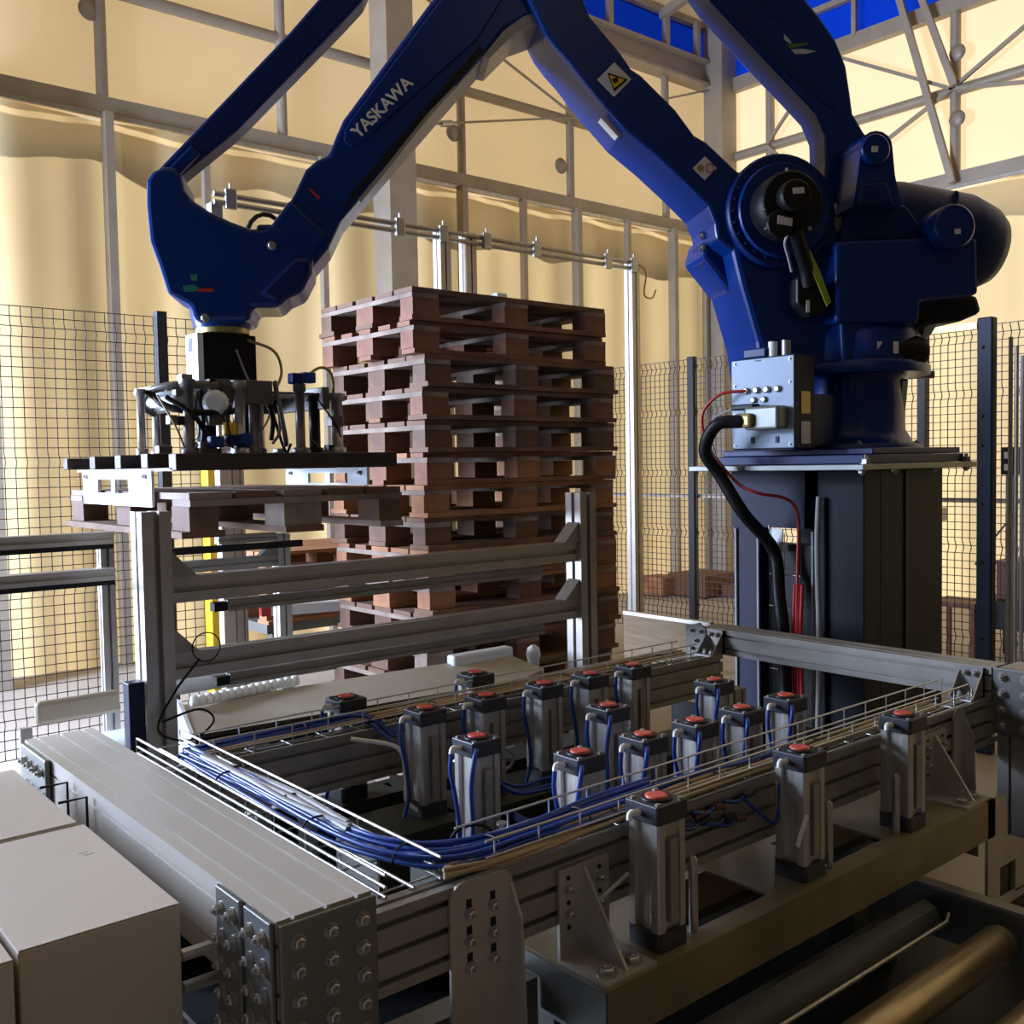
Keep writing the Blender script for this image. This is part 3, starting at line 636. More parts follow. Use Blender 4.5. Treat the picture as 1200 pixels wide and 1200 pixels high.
# spring barrel behind
c0_ = AP(1062, 268, -.16); c1_ = AP(1176, 292, -.16); ax_ = c1_-c0_; L_ = ax_.length
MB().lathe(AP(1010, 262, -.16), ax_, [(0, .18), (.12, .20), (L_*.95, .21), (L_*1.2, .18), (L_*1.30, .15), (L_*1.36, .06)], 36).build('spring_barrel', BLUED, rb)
plate([(1060, 350), (1146, 345), (1152, 366), (1128, 376), (1092, 380), (1060, 400)], .10, -.25).build('underside_cover', BLACK, rb, bevel=.02)
plate([(1085, 372), (1100, 378), (1092, 392), (1080, 400)], .08, -.1).build('support_bracket', STEEL, rb, bevel=.006)
b = MB(); q = AP(1052, 412, .20); b.lathe(q+EE*.14, -EE, [(0, .055), (.01, .062), (.22, .062), (.25, .05)], 20); mo = b.build('swivel_motor', BLACK, rb)
for xx, m_ in ((1028, STICK), (1036, STICK), (1047, WHITE)): patch([(xx, 400), (xx+6, 400), (xx+6, 414), (xx, 414)], .263, 'motor_sticker', m_, mo)
# lower arm
la = [(840, 280), (838, 262), (830, 242), (800, 212), (768, 182), (732, 152), (700, 115), (680, 90), (668, 74), (652, 56), (640, 40), (618, -5), (600, -30), (560, -62), (560, -110), (610, -130), (660, -60), (692, 19), (728, 62), (740, 80), (752, 88), (792, 128), (814, 158), (828, 166), (866, 202), (900, 192), (935, 210), (935, 290), (880, 310)]
lo = plate(la, .165, -.13).build('lower_arm', BLUE, rb, bevel=.012)
# forearm
fa = [(300, 262), (325, 262), (345, 226), (358, 198), (371, 187), (385, 181), (394, 158), (402, 140), (507, -2), (560, -72), (620, -130), (720, -200), (740, -160), (680, -60), (640, 8), (612, 22), (590, 35), (570, 62), (533, 103), (460, 187), (400, 258), (385, 290), (360, 320), (300, 320)]
fo = plate(fa, .12, -.12).build('forearm', BLUE, rb, bevel=.014)
plate([(403, 166), (404, 152), (411, 140), (513, 4), (560, -50), (600, -20), (560, 45), (425, 166), (412, 172)], .130, .1205).build('raised_panel', BLUE, fo, bevel=.006)
plate([(402, 246), (412, 226), (505, 118), (562, 54), (568, 60), (533, 98), (460, 182)], .127, .1205).build('cable_channel', BLACK, fo)
plate([(566, 66), (590, 36), (612, 20), (628, 14), (632, 28), (604, 38), (574, 68)], .118, -.118).build('underside_plate', ALU_D, fo)
plate([(420, 233), (455, 191), (500, 134), (533, 100), (535, 103), (502, 138), (458, 195), (423, 237)], .129, .1205).build('lower_edge_strip', ALU_D, fo)
patch([(361, 221), (364, 221), (375, 231), (373, 234)], .121, 'red_mark', REDC, fo)
# wrist housing
wh = [(171, 212), (171, 240), (175, 282), (186, 312), (196, 344), (222, 358), (228, 376), (292, 376), (296, 360), (326, 360), (336, 350), (354, 342), (366, 318), (368, 298), (385, 275), (340, 232), (318, 262), (308, 268), (292, 267), (270, 259), (245, 247), (225, 234), (216, 222), (212, 205), (205, 195), (190, 195), (178, 200)]
wo = plate(wh, .135, -.135).build('wrist_housing', BLUE, rb, bevel=.016)
plate([(300, 345), (326, 356), (352, 340), (364, 318), (366, 302), (345, 300), (322, 322)], .145, -.10).build('wrist_boss', BLUED, wo, bevel=.02)
bolt(wo, AP(318, 288, .136), NN, .012); bolt(wo, AP(240, 373, .136), NN, .012)
patch([(233, 338), (250, 338), (250, 342), (233, 342)], .1355, 'red_lettering', REDC, wo)
GRN = mat('green_mark', (.02, .22, .16), .5)
for q in ([(214, 335), (228, 333), (230, 341), (216, 342)], [(223, 322), (231, 321), (231, 329), (224, 328)], [(229, 336), (232, 336), (232, 341), (229, 341)]): patch(q, .1355, 'green_mark', GRN, wo)
wc = AP(262, 377, 0); WZ = wc.z
MB().lathe((1.655, 3.672, WZ-.03), Z, [(0, .105), (.04, .115), (.09, .12)], 28).build('wrist_flange', BLUE, rb)
MB().lathe((1.655, 3.672, WZ-.05), Z, [(0, .10), (.02, .10)], 28).build('flange_ring', BRASS, rb)
# levelling rods
ul = [(176, 222), (183, 200), (340, 36), (373, -2), (400, -34), (440, -34), (425, 0), (400, 27), (277, 153), (240, 183), (214, 204), (204, 226), (190, 232)]
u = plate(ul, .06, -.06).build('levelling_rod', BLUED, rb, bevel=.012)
plate([(184, 222), (186, 208), (202, 192), (224, 170), (234, 180), (210, 204), (198, 222)], .085, .0605).build('rod_end', BLUE, u, bevel=.006)
rl = [(790, -60), (833, 0), (867, 37), (907, 80), (933, 107), (957, 133), (967, 157), (968, 190), (965, 235), (1000, 240), (1030, 220), (1038, 180), (1013, 155), (1000, 133), (997, 110), (992, 77), (980, 47), (960, 18), (937, -10), (880, -70)]
ro = plate(rl, .10, -.06).build('rear_link', BLUE, rb, bevel=.012)
plate([(852, 2), (868, 10), (930, 78), (982, 128), (978, 130), (925, 88), (862, 24)], .103, .1002).build('link_groove', BLUED, ro)
LG = mat('pale_mark', (.45, .50, .55), .5); LG2 = mat('leaf_green', (.05, .16, .03), .5)
patch([(919, 40), (923, 44), (928, 50), (926, 51), (919, 46)], .1005, 'logo_leaf', LG, ro)
patch([(921, 52), (930, 51), (948, 50), (947, 52), (935, 55), (927, 57)], .1005, 'logo_leaf', LG2, ro)
patch([(927, 58), (940, 57), (956, 60), (945, 63), (932, 63)], .1005, 'logo_leaf', LG, ro)
def text(body, p, q, hpx, t, m, parent, name='lettering', ext=.0012, bold=.0):
    cu = bpy.data.curves.new(name, 'FONT'); cu.body = body; cu.extrude = ext; cu.offset = bold; cu.size = 1
    o = bpy.data.objects.new(name, cu); COL.objects.link(o); bpy.context.view_layer.update()
    me = bpy.data.meshes.new_from_object(o.evaluated_get(bpy.context.evaluated_depsgraph_get()))
    a, c = AP(*p, t), AP(*q, t); d = (c-a); L = d.length; d.normalize(); up = NN.cross(d)
    w = max(v.co.x for v in me.vertices)-min(v.co.x for v in me.vertices); x0 = min(v.co.x for v in me.vertices)
    hh = (AP(p[0], p[1]+hpx, t)-a).length/.72; o0 = ORG[parent.name]
    for v in me.vertices: v.co = a + d*(v.co.x-x0)*L/w + up*v.co.y*hh + NN*v.co.z - o0
    bpy.data.objects.remove(o); bpy.data.curves.remove(cu)
    me.materials.clear(); me.materials.append(m); o = bpy.data.objects.new(name, me); COL.objects.link(o); o.parent = parent; ORG[o.name] = o0
    return o
ORG[fo.name] = ORG[rb.name]
text('YASKAWA', (420, 163), (485, 98), 14.5, .132, WHITE, fo, bold=.022)
text('ROBOT', (866, -12), (915, 34), 14, .101, BLUED, ro, bold=.01)
# safety signs on the lower arm
def sign(cx_, cy_, r, parent, kind):
    s = patch([(cx_, cy_-r), (cx_+r, cy_), (cx_, cy_+r), (cx_-r, cy_)], .166, 'safety_sign', STICK, parent)
    if kind == 'tri':
        patch([(cx_-8, cy_-8), (cx_+16, cy_), (cx_, cy_+14)], .1692, 'black_triangle', BLACK, s)
        patch([(cx_-5.5, cy_-5), (cx_+12, cy_+.5), (cx_, cy_+10)], .1705, 'yellow_triangle', YELLOW, s)
        patch([(cx_-3, cy_), (cx_+3, cy_-3), (cx_+5, cy_+2), (cx_, cy_+5)], .1718, 'hand_pictogram', BLACK, s)
    else:
        b = MB(); disc(b, cx_-5, cy_, 4, .1705, .1692, 16); b.build('yellow_pictogram', mat('ochre', (.35, .25, .05), .5), s)
        b = MB(); c = AP(cx_+6, cy_, .1700); b.tube([c + EE*math.cos(a)*.017 + Z*math.sin(a)*.017 for a in [k*math.pi/8 for k in range(16)]], .002, 5, True); b.build('red_ring', REDC, s)
sign(720, 93, 20, lo, 'tri'); sign(826, 197, 14, lo, 'two')
# number plate on the sloping underside of the lower arm
a_, b_ = AP(712, 133, .166), AP(732, 155, .166)
MB().prism([a_-EE*-.012-NN*.05, b_-EE*-.012-NN*.05, b_-EE*-.012-NN*.10, a_-EE*-.012-NN*.10], EE*.003).build('white_plate', WHITE, lo)
# connection box on the base
bx = thing('connection_box', 'pale blue grey connector box with round sockets on the side of the robot base', 'electrical box', (3.4, 2.5, 1.587))
a_ = D(858, 541, 4.05); a_.z = 1.587
def CB(u, v, w):       # u right, v up, w toward the viewer's left-front
    return a_ + Vector((0, -1, 0))*u*1.35 + Z*v + Vector((-1, 0, 0))*w
def cbox(u0, u1, v0, v1, w0, w1): return MB().add([CB(u, v, w) for v in (v0, v1) for w in (w0, w1) for u in (u0, u1)], [(0, 2, 3, 1), (4, 5, 7, 6), (0, 1, 5, 4), (2, 6, 7, 3), (0, 4, 6, 2), (1, 3, 7, 5)])
UW = .215
cbox(0, UW, 0, .36, -.14, -.004).build('box_body', NAVY2, bx, bevel=.004)
pf = cbox(0, UW, .005, .355, -.0035, 0).build('front_panel', PANEL, bx, bevel=.002)
WN = Vector((-1, 0, 0))
MB().add([(a_.x+.141, a_.y-.28, 1.60), (3.62, a_.y-.28, 1.60), (3.62, a_.y-.05, 1.60), (a_.x+.141, a_.y-.05, 1.60)] + [(a_.x+.141, a_.y-.28, 1.80), (3.62, a_.y-.28, 1.80), (3.62, a_.y-.05, 1.80), (a_.x+.141, a_.y-.05, 1.80)], [(0, 1, 2, 3), (4, 5, 6, 7), (0, 1, 5, 4), (1, 2, 6, 5), (2, 3, 7, 6), (3, 0, 4, 7)]).build('mount_arm', BLUED, bx)
for u in (.012, UW-.012):
    for v in (.018, .14, .255, .342): bolt(pf, CB(u, v, 0), WN, .004, h=.004)
for k in range(4):
    b = MB(); b.lathe(CB(.055+k*.036, .232, 0), WN, [(0, .013), (.012, .013), (.014, .009)], 14); b.build('round_socket', STEEL, bx)
for k in range(2):
    b = MB(); b.lathe(CB(.080+k*.036, .195, 0), WN, [(0, .012), (.010, .012), (.012, .008)], 14); b.build('round_socket', STEEL, bx)
cbox(.085, .200, .075, .165, .0, .075).build('metal_connector', PLATE, bx, bevel=.01)
cbox(.060, .120, .085, .140, .02, .10).build('connector_hood', BRASS, bx, bevel=.012)
cbox(.03, .11, .155, .178, .015, .06).build('black_plug', BLACK, bx, bevel=.006)
for u in (.07, .155): cbox(u, u+.010, .025, .05, .0, .004).build('small_window', NAVY2, bx)
cbox(.085, .105, .345, .349, .0, .002).build('name_strip', BLACK, bx)
cbox(.03, .11, .361, .40, -.10, -.02).build('top_connector', BLUED, bx, bevel=.006)
for u in (.12, .165): MB().cyl(CB(u, .361, -.05), CB(u, .42, -.05), .018, 12).build('air_fitting', WHITE if u < .15 else STEEL, bx)
ny = Vector((.835, .55, 0))
for v, m_ in ((.135, BRASS), (.02, STICK)):
    MB().prism([CB(UW+.001, v, -.045), CB(UW+.001, v, -.105), CB(UW+.001, v+.085, -.105), CB(UW+.001, v+.085, -.045)], Vector((0, -1, 0))*.002).build('rating_label', m_, bx)
# pedestal
pd = thing('robot_pedestal', 'tall navy black steel pedestal with wide top flange carrying the robot', 'pedestal', (3.77, 2.36, 0))
px0, py0, s_ = 3.464, 2.057, .608
MB().box(px0+.12, px0+s_, py0, py0+s_*.62, 0, 1.50).build('column', NAVY, pd, bevel=.003)
MB().box(px0, px0+s_*.985, py0-.0, py0+.018, 0, 1.4995).build('column_flange', NAVY, pd) if False else None
MB().box(px0, px0+.1195, py0, py0+.20, 0, 1.50).build('column', NAVY, pd, bevel=.003)
MB().box(px0+.30, px0+.318, py0-.006, py0-.0005, 0, 1.50).build('seam_strip', BLACK, pd)
MB().box(px0, px0+.10, py0+s_-.12, py0+s_, 0, 1.50).build('column_flange', NAVY2, pd, bevel=.003)
MB().box(px0-.012, px0+.08, py0+.25, py0+s_, 1.27, 1.50).build('cover_panel', NAVY2, pd)
MB().box(px0-.006, px0+.002, py0+.36, py0+.42, 1.17, 1.265).build('white_bracket', GWHITE, pd)
for yy in (py0+s_-.02, py0+.215, py0+.475): MB().box(px0-.010, px0+.002, yy, yy+.008, 0, 1.26).build('edge_strip', GREYC, pd)
MB().box(px0+.05, px0+.12, py0+.2, py0+s_-.12, 0, 1.20).build('inner_web', BLACK, pd)
o = MB().box(px0-.17, px0+s_+.10, py0-.10, py0+s_+.10, 1.503, 1.525).build('top_flange', PLATE, pd, bevel=.003)
MB().box(px0-.10, px0+s_+.06, py0-.06, py0+s_+.06, 1.526, 1.560).build('adapter_plate', BLUED, pd, bevel=.003)
for x in (px0-.13, px0+.1, px0+.4, px0+s_+.06): bolt(o, (x, py0-.07, 1.503), -Z, .014)
for x in (px0-.1, px0+s_+.06): bolt(o, (x, py0-.07, 1.525), Z, .018, h=.02)
t = tray('d', 'vertical wire cable ladder on the left side of the robot pedestal', (px0-.012, py0+.27, .02), Z, 1.23, .15, .03, Y, .13)
for ch in list(COL.objects):
    if ch.parent == t:   # the ladder opens toward the camera side
        for v in ch.data.vertices: v.co.z, v.co.x = v.co.z, v.co.x
# cables of the pedestal
def cable(name, label, cat, pts, r, m, n=8, s=6):
    o = MB().tube(curve(pts, s), r, n); return tag(o.build(name, m, origin=pts[-1]), label, cat)
cable('thick_cable', 'thick black robot cable looping from the connector box down the pedestal', 'cable', [CB(.085, .11, .09), CB(.02, .10, .13), CB(-.03, .0, .12), CB(-.01, -.10, .06), CB(.05, -.25, .02), (3.43, 2.44, 1.18), (3.41, 2.40, 1.0), (3.40, 2.37, .8), (3.40, 2.36, .4), (3.40, 2.36, .02)], .026, BLACK, 12)
cable('red_cable', 'thin red cable bowing out left of the connector box', 'cable', [CB(.055, .232, .016), CB(-.01, .225, .05), CB(-.065, .17, .06), CB(-.075, .10, .06), CB(-.05, 0, .05), CB(.03, -.13, .02), CB(.09, -.17, .0), (3.42, 2.33, 1.36), (3.42, 2.32, 1.1), (3.415, 2.33, .6), (3.415, 2.33, .02)], .0065, REDC)
for k, dy in enumerate((.0, .02, .034)):
    cable('red_cable', 'red cable running down the pedestal ladder, %s of three' % ['left', 'middle', 'right'][k], 'cable', [(3.425, 2.335-dy, 1.05), (3.42, 2.34-dy, .8), (3.425, 2.33-dy, .4), (3.425, 2.33-dy, .02)], .008, REDC)
cable('thin_cable', 'thin grey cable hanging beside the black plug of the connector box', 'cable', [CB(.04, .165, .05), CB(-.03, .13, .06), CB(-.045, .06, .06), CB(-.03, -.02, .05)], .004, GREYC)
cable('grey_conduit', 'ribbed grey conduit on the right of the pedestal ladder', 'cable', [(3.44, 2.235, 1.40), (3.435, 2.24, 1.2), (3.44, 2.235, .8), (3.435, 2.24, .4), (3.44, 2.235, .02)], .011, GREYC)
# ================================================================== vacuum and hook gripper
GX, GY = 1.655, 3.672
gr = thing('pallet_gripper', 'pneumatic pallet gripper with black mast, dark bars and white hook plates', 'gripper', (GX, GY, 1.9))
GT = WZ-.052
MB().box(GX-.105, GX+.112, GY-.05, GY+.05, GT-.20, GT).build('mast', BLACK, gr, bevel=.004)
MB().box(GX-.130, GX-.106, GY-.065, GY+.045, GT-.20, GT-.004).build('mast_lit_side', GWHITE, gr, bevel=.003)  # white colour stands for the daylight highlight on the mast's left side
MB().box(GX-.1315, GX-.1303, GY-.02, GY+.015, GT-.07, GT-.02).build('slot', BLUED, gr)
zf = GT-.20
MB().box(GX-.16, GX+.08, GY-.24, GY-.20, zf-.075, zf+.012).build('upper_frame_bar', GREYF, gr, bevel=.003)
MB().box(GX-.16, GX+.30, GY+.19, GY+.22, zf-.085, zf).build('upper_frame_bar', GREYF, gr, bevel=.003)
MB().box(GX-.30, GX-.17, GY-.18, GY+.14, zf-.035, zf-.004).build('upper_cover', GWHITE, gr, bevel=.01)
MB().box(GX-.27, GX-.19, GY-.18, GY+.14, zf-.095, zf-.045).build('upper_cover', GWHITE, gr, bevel=.01)
MB().box(GX+.30, GX+.33, GY-.22, GY+.22, zf-.085, zf).build('upper_frame_bar', GREYF, gr, bevel=.003)
MB().box(GX-.16, GX+.30, GY-.188, GY+.188, zf-.03, zf-.022).build('upper_deck', GREYF, gr)
b = MB(); b.tube(curve([(GX-.13, GY-.235, zf-.01), (GX-.26, GY-.20, zf-.012), (GX-.325, GY-.10, zf-.03), (GX-.325, GY-.02, zf-.07), (GX-.26, GY+.05, zf-.10)], 5), .015, 8); b.build('energy_hose', GREYF, gr)
b = MB(); b.tube(curve([(GX-.05, GY-.24, zf-.10), (GX-.20, GY-.25, zf-.11), (GX-.30, GY-.18, zf-.085), (GX-.33, GY-.10, zf-.03)], 5), .012, 8); b.build('energy_hose', BLACK, gr)
MB().tube(curve([(GX+.07, GY-.065, GT-.02), (GX+.16, GY-.10, GT-.06), (GX+.18, GY-.12, GT-.14), (GX+.14, GY-.14, GT-.22)], 6), .006, 6).build('curved_hose', BRASS, gr)
MB().tube(curve([(GX+.02, GY-.07, GT-.06), (GX+.04, GY-.09, GT-.14), (GX+.06, GY-.12, GT-.22)], 6), .004, 6).build('curved_hose', GREYC, gr)
MB().tube(curve([(GX+.20, GY-.22, zf+.01), (GX+.28, GY-.23, zf+.07), (GX+.34, GY-.22, zf+.05), (GX+.36, GY-.2, zf-.05)], 6), .006, 6).build('curved_hose', BRASS, gr)
zb = 1.605
for x, y, r, m_ in ((-.36, -.10, .014, STEEL), (-.24, -.23, .020, GREYF), (-.20, .18, .016, STEEL), (-.06, -.25, .022, STEEL), (.02, -.20, .018, GREYF), (.06, -.05, .05, BLACK), (.20, -.22, .018, GREYF), (.30, -.15, .022, BLACK), (.36, -.22, .022, STEEL), (.42, -.1, .016, STEEL), (-.12, -.10, .035, BLACK), (.24, .2, .018, STEEL)):
    h_ = .23 if abs(x) < .3 else .20
    b = MB(); b.lathe((GX+x, GY+y, zb), Z, [(0, r*1.5), (.02, r*1.5), (.021, r), (h_, r), (h_+.001, r*1.35), (h_+.03, r*1.35)], 14); b.build('lift_cylinder', m_, gr)
b = MB(); b.lathe((GX-.14, GY-.235, zb+.18), (-.5, -.8, 0), [(0, .045), (.02, .045), (.03, .03)], 20); b.build('pressure_gauge', GWHITE, gr)
MB().box(GX-.13, GX-.085, GY-.28, GY-.25, zb+.06, zb+.11).build('yellow_valve', YELLOW, gr, bevel=.006)
for k, (x, z) in enumerate(((-.16, .02), (-.10, .025), (-.05, .03), (.16, .255), (.21, .26))):
    MB().box(GX+x-.025, GX+x+.025, GY-.29+.0*k, GY-.25, zb+z, zb+z+.04).build('blue_valve', [HOSE, BLUED][k % 2], gr, bevel=.005)
rnd = random.Random(11)
for k in range(16):
    x0_ = rnd.uniform(-.3, .35); y0_ = rnd.uniform(-.27, -.1); x1_ = x0_ + rnd.uniform(-.16, .16)
    MB().tube(curve([(GX+x0_, GY+y0_, zb+rnd.uniform(.02, .06)), (GX+(x0_+x1_)/2, GY+y0_-.03, zb+rnd.uniform(.0, .2)), (GX+x1_, GY+y0_+.02, zb+rnd.uniform(.15, .27))], 6), rnd.choice((.004, .006, .009)), 6).build('loose_hose', rnd.choice((BLACK, BLACK, GREYF, GREYF, TANC)), gr)
for k in range(14):
    x_ = rnd.uniform(-.34, .42); w_ = rnd.uniform(.012, .03); h_ = rnd.uniform(.015, .05); z_ = zb + rnd.choice((.0, .01, .10, .2, .24)); y_ = GY-.27+rnd.uniform(0, .05)
    MB().box(GX+x_-w_, GX+x_+w_, y_, y_+.04, z_, z_+h_).build('fitting_block', rnd.choice((GREYF, BLACK, STEEL, GREYF, NAVY2)), gr, bevel=.003)
# lower bars
for y in (-.28, -.02, .26): MB().box(GX-.42, GX+.44, GY+y-.03, GY+y+.03, 1.555, zb-.001).build('lower_bar', BROWNM, gr, bevel=.003)
for x in (-.38, -.1, .16, .40): MB().box(GX+x-.03, GX+x+.03, GY-.50, GY+.48, 1.545, 1.5545).build('cross_bar', GREYF, gr)
MB().box(GX-.41, GX+.43, GY-.53, GY-.47, 1.546, 1.60).build('lower_bar', BROWNM, gr, bevel=.003)
MB().box(GX-.44, GX+.02, GY+.50, GY+.55, 1.556, 1.60).build('lower_bar', BROWNM, gr, bevel=.003)
def hook(x, pa, pb, ztop, zbot, win, dx):
    ya, yb = H(pa, 560, 'x', x).y, H(pb, 560, 'x', x).y
    w0, w1 = yb+(ya-yb)*win[0], yb+(ya-yb)*win[1]; h0, h1 = win[2], win[3]; b = MB()
    b.box(x, x+dx, yb, w0, zbot, ztop); b.box(x, x+dx, w1, ya, zbot, ztop); b.box(x, x+dx, w0, w1, h1, ztop); b.box(x, x+dx, w0, w1, zbot+.0, h0)
    o = b.build('hook_plate', GWHITE, gr); wm = (w0+w1)/2
    MB().box(x+.001, x+dx-.001, wm-.02, wm+.02, h0, h1).build('window_bar', GWHITE, o)
    for y in (yb+.05, ya-.05): bolt(o, (x, y, ztop-.02), -X, .008)
hook(1.236, 97, 177, 1.548, 1.425, (.30, .76, 1.468, 1.518), .010)
hook(2.075, 335, 430, 1.545, 1.476, (.22, .70, 1.484, 1.524), .010)
MB().box(1.236, 1.60, GY-.45, GY-.30, 1.5446, 1.5455).build('hook_bracket', BROWNM, gr)
# ================================================================== aluminium gate between machine and conveyor
gt = thing('aluminium_gate', 'two-post aluminium profile gate with two double rails before the pallet stack', 'gate', (1.8, 2.7, 0))
for x in (.995, 2.60): MB().extr((x, 2.70, 0), (x, 2.70, 1.438), X, Y, .080, .080, 1, 1, .025, .008).build('post', ALU, gt, bevel=.0)
for z in (1.222, 1.012):
    MB().extr((1.036, 2.70, z), (2.559, 2.70, z), Y, Z, .045, .072, 1, 1, .018, .008).build('rail', ALU, gt)
    MB().extr((1.20, 2.70, z-.060), (2.40, 2.70, z-.060), Y, Z, .03, .032, 1, 1, .006, .004).build('lower_bar', ALU_D, gt)
    MB().box(1.16, 1.1995, 2.685, 2.715, z-.073, z-.048).build('black_end_plug', BLACK, gt)
    for x, sg in ((1.037, 1), (2.558, -1)):
        MB().prism([(x, 2.668, z+.037), (x+sg*.07, 2.668, z+.037), (x, 2.668, z+.107)], (0, .06, 0)).build('corner_gusset', ALU_D, gt)
o = MB().tube([Vector((1.12, 2.655, 1.06)) + Vector((math.cos(a)*.04, 0, math.sin(a)*.04)) for a in [k*math.pi/10 for k in range(20)]], .002, 6, True); tag(o.build('cable_loop', BLACK, origin=(1.12, 2.655, 1.02)), 'thin black cable loop hanging on the upper part of the left gate post', 'cable')
o = MB().tube(curve([(1.10, 2.655, 1.03), (1.02, 2.64, .95), (.97, 2.63, .86), (1.05, 2.62, .82), (1.12, 2.62, .86), (1.08, 2.62, .90), (.98, 2.63, .88)], 6), .0032, 6); tag(o.build('cable_loop', BLACK, origin=(1.0, 2.63, .84)), 'black cable curling at the foot of the left gate post', 'cable')
o = MB().box(.905, .948, 2.655, 2.70, 0, .99); tag(o.build('sensor_column', NAVY2, origin=(.93, 2.68, 0), bevel=.003), 'dark blue sensor column standing left of the gate post', 'sensor')
# inner frame behind the gate
g2 = thing('inner_frame', 'smaller aluminium frame with corner gusset seen behind the gate rails', 'frame', (1.9, 3.3, 0))
pr = H(331, 700, 'y', 3.36).x; pl_ = H(256, 700, 'y', 3.36).x
MB().extr((pr, 3.36, 0), (pr, 3.36, H(331, 625, 'y', 3.36).z), X, Y, .05, .05).build('post', ALU, g2)
MB().extr((pl_, 3.36, H(300, 626, 'y', 3.36).z-.012), (pr-.026, 3.36, H(300, 626, 'y', 3.36).z-.012), Y, Z, .04, .03, 1, 1, .005, .003).build('rail', ALU_D, g2)
MB().extr((1.20, 3.36, H(250, 662, 'y', 3.36).z), (pr-.026, 3.36, H(250, 662, 'y', 3.36).z), Y, Z, .04, .04, 1, 1, .006, .003).build('rail', ALU_D, g2)
zz = H(250, 662, 'y', 3.36).z+.02; MB().prism([(pr-.026, 3.345, zz), (pr-.09, 3.345, zz), (pr-.026, 3.345, zz+.06)], (0, .03, 0)).build('corner_gusset', ALU_D, g2)
MB().extr((1.22, 3.36, 0), (1.22, 3.36, zz-.04), X, Y, .04, .04, 1, 1, .006, .003).build('post', ALU_D, g2)
# rails running out to the left
lr = thing('side_rail_pair', 'pair of horizontal aluminium rails with black strips leaving the left picture edge', 'rails', (.3, 3.3, 0))
for py in (632, 676):
    z = H(60, py, 'y', 3.0).z
    MB().extr((-.9, 3.0, z), (.99, 3.0, z-.004), Y, Z, .05, .035, 1, 1, .01, .005).build('rail', ALU, lr)
    MB().box(-.9, .99, 2.985, 3.015, z-.036, z-.0185).build('black_strip', BLACK, lr)
for x in (-.85, .985): MB().extr((x, 3.045, 0), (x, 3.045, H(60, 632, 'y', 3.0).z), X, Y, .04, .035).build('post', ALU_D, lr)
t = thing('stop_bar', 'black flat bar under the lifted pallet', 'bar', (1.1, 3.03, 0)); MB().box(1.09, 1.62, 3.02, 3.035, 1.286, 1.308).build('bar', BLACK, t); MB().box(1.09, 1.11, 3.036, 3.05, 0, 1.308).build('upright', BLACK, t)
# ================================================================== tan chute with small rollers
ch = thing('sheet_chute', 'long sloped tan sheet metal chute with white end beside the far rail', 'chute', (1.8, 2.95, .6))
cA, cB, cC, cD, cE = H(228, 862, 'z', .79), H(612, 796, 'z', .79), H(638, 784, 'z', .80), H(594, 766, 'z', .83), H(214, 826, 'z', .83)
MB().prism([cA, cB, cC, cD, cE], (0, 0, -.012)).build('tan_panel', TAN, ch)
MB().prism([cA+Vector((-.014, -.01, 0)), cE+Vector((-.014, 0, .01)), cE+Vector((-.014, .12, .02)), cE+Vector((-.014, .12, -.3)), cA+Vector((-.014, -.01, -.2))], (.012, 0, 0)).build('white_end_plate', GWHITE, ch)
MB().prism([cA, cB, cB-Z*.2, cA-Z*.2], (0, .01, 0)).build('front_skirt', BLACK, ch)
MB().prism([cE+Y*.14+Z*.0, cE+X*.62+Y*.14, cE+X*.62+Y*.14+Z*.05, cE+Y*.14+Z*.05], (0, .01, 0)).build('roller_rail', STEEL, ch)
for k in range(15):
    b = MB(); q = H(228+k*8.4, 822-k*1.75, 'z', .845); b.lathe(q-X*.012, X, [(0, .012), (.003, .018), (.020, .018), (.023, .012)], 12); b.build('small_roller', WHITE, ch)
for x in (1.15, 2.45): MB().box(x-.02, x+.02, 2.9, 2.94, 0, .60).build('leg', ALU_D, ch)
q = H(572, 764, 'z', .86); o = MB().box(q.x-.14, q.x+.14, q.y+.02, q.y+.07, 0, .86); tag(o.build('white_cover', GWHITE, origin=(q.x, q.y, 0), bevel=.01), 'white cover just behind the right part of the tan chute', 'cover')
q = H(629, 776, 'z', .80)+Vector((.01, .03, 0)); q.z = 0; b = MB(); b.lathe(q, Z, [(0, .02), (.80, .022), (.825, .028), (.85, .022), (.86, .008)], 14); tag(b.build('round_stopper', WHITE, origin=q), 'slim white post with rounded top at the right tip of the tan chute', 'stopper')
# brown corrugated board at the right and little things around
bd = thing('board_screen', 'upright corrugated tan board with pale top strip left of the cross beam', 'board', (2.99, 2.66, .6))
MB().box(2.98, 2.995, 2.40, 2.85, .745, .925).build('corrugated_board', BOARD, bd)
MB().box(2.975, 3.0, 2.40, 2.85, .9255, .94).build('top_strip', ALU, bd)
for y in (2.42, 2.8): MB().box(3.0, 3.03, y, y+.03, 0, .92).build('leg', ALU_D, bd)
o = MB().lathe((2.86, 2.66, .70), Z, [(0, .05), (.075, .05), (.08, .045)], 20); tag(o.build('grey_pot', mat('mauve_grey_plastic', (.22, .20, .24), .5), origin=(2.86, 2.66, .70)), 'mauve grey round pot below the corrugated board', 'pot')
gb = thing('guard_bar', 'flat tan guard bar beyond the far end of the wide beam', 'bar', (.8, 2.9, 0))
MB().box(H(43, 840, 'y', 2.9).x, H(142, 840, 'y', 2.9).x, 2.9, 2.93, .86, .925).build('bar', TAN, gb, bevel=.012)
MB().box(.70, .73, 2.905, 2.925, 0, .859).build('leg', ALU_D, gb)
o = MB().box(-.4, .62, 2.95, 2.965, .86, .885); tag(o.build('dark_rail', NAVY, origin=(.2, 2.95, .86)), 'dark rail at the left picture edge near the mesh fence', 'rail')
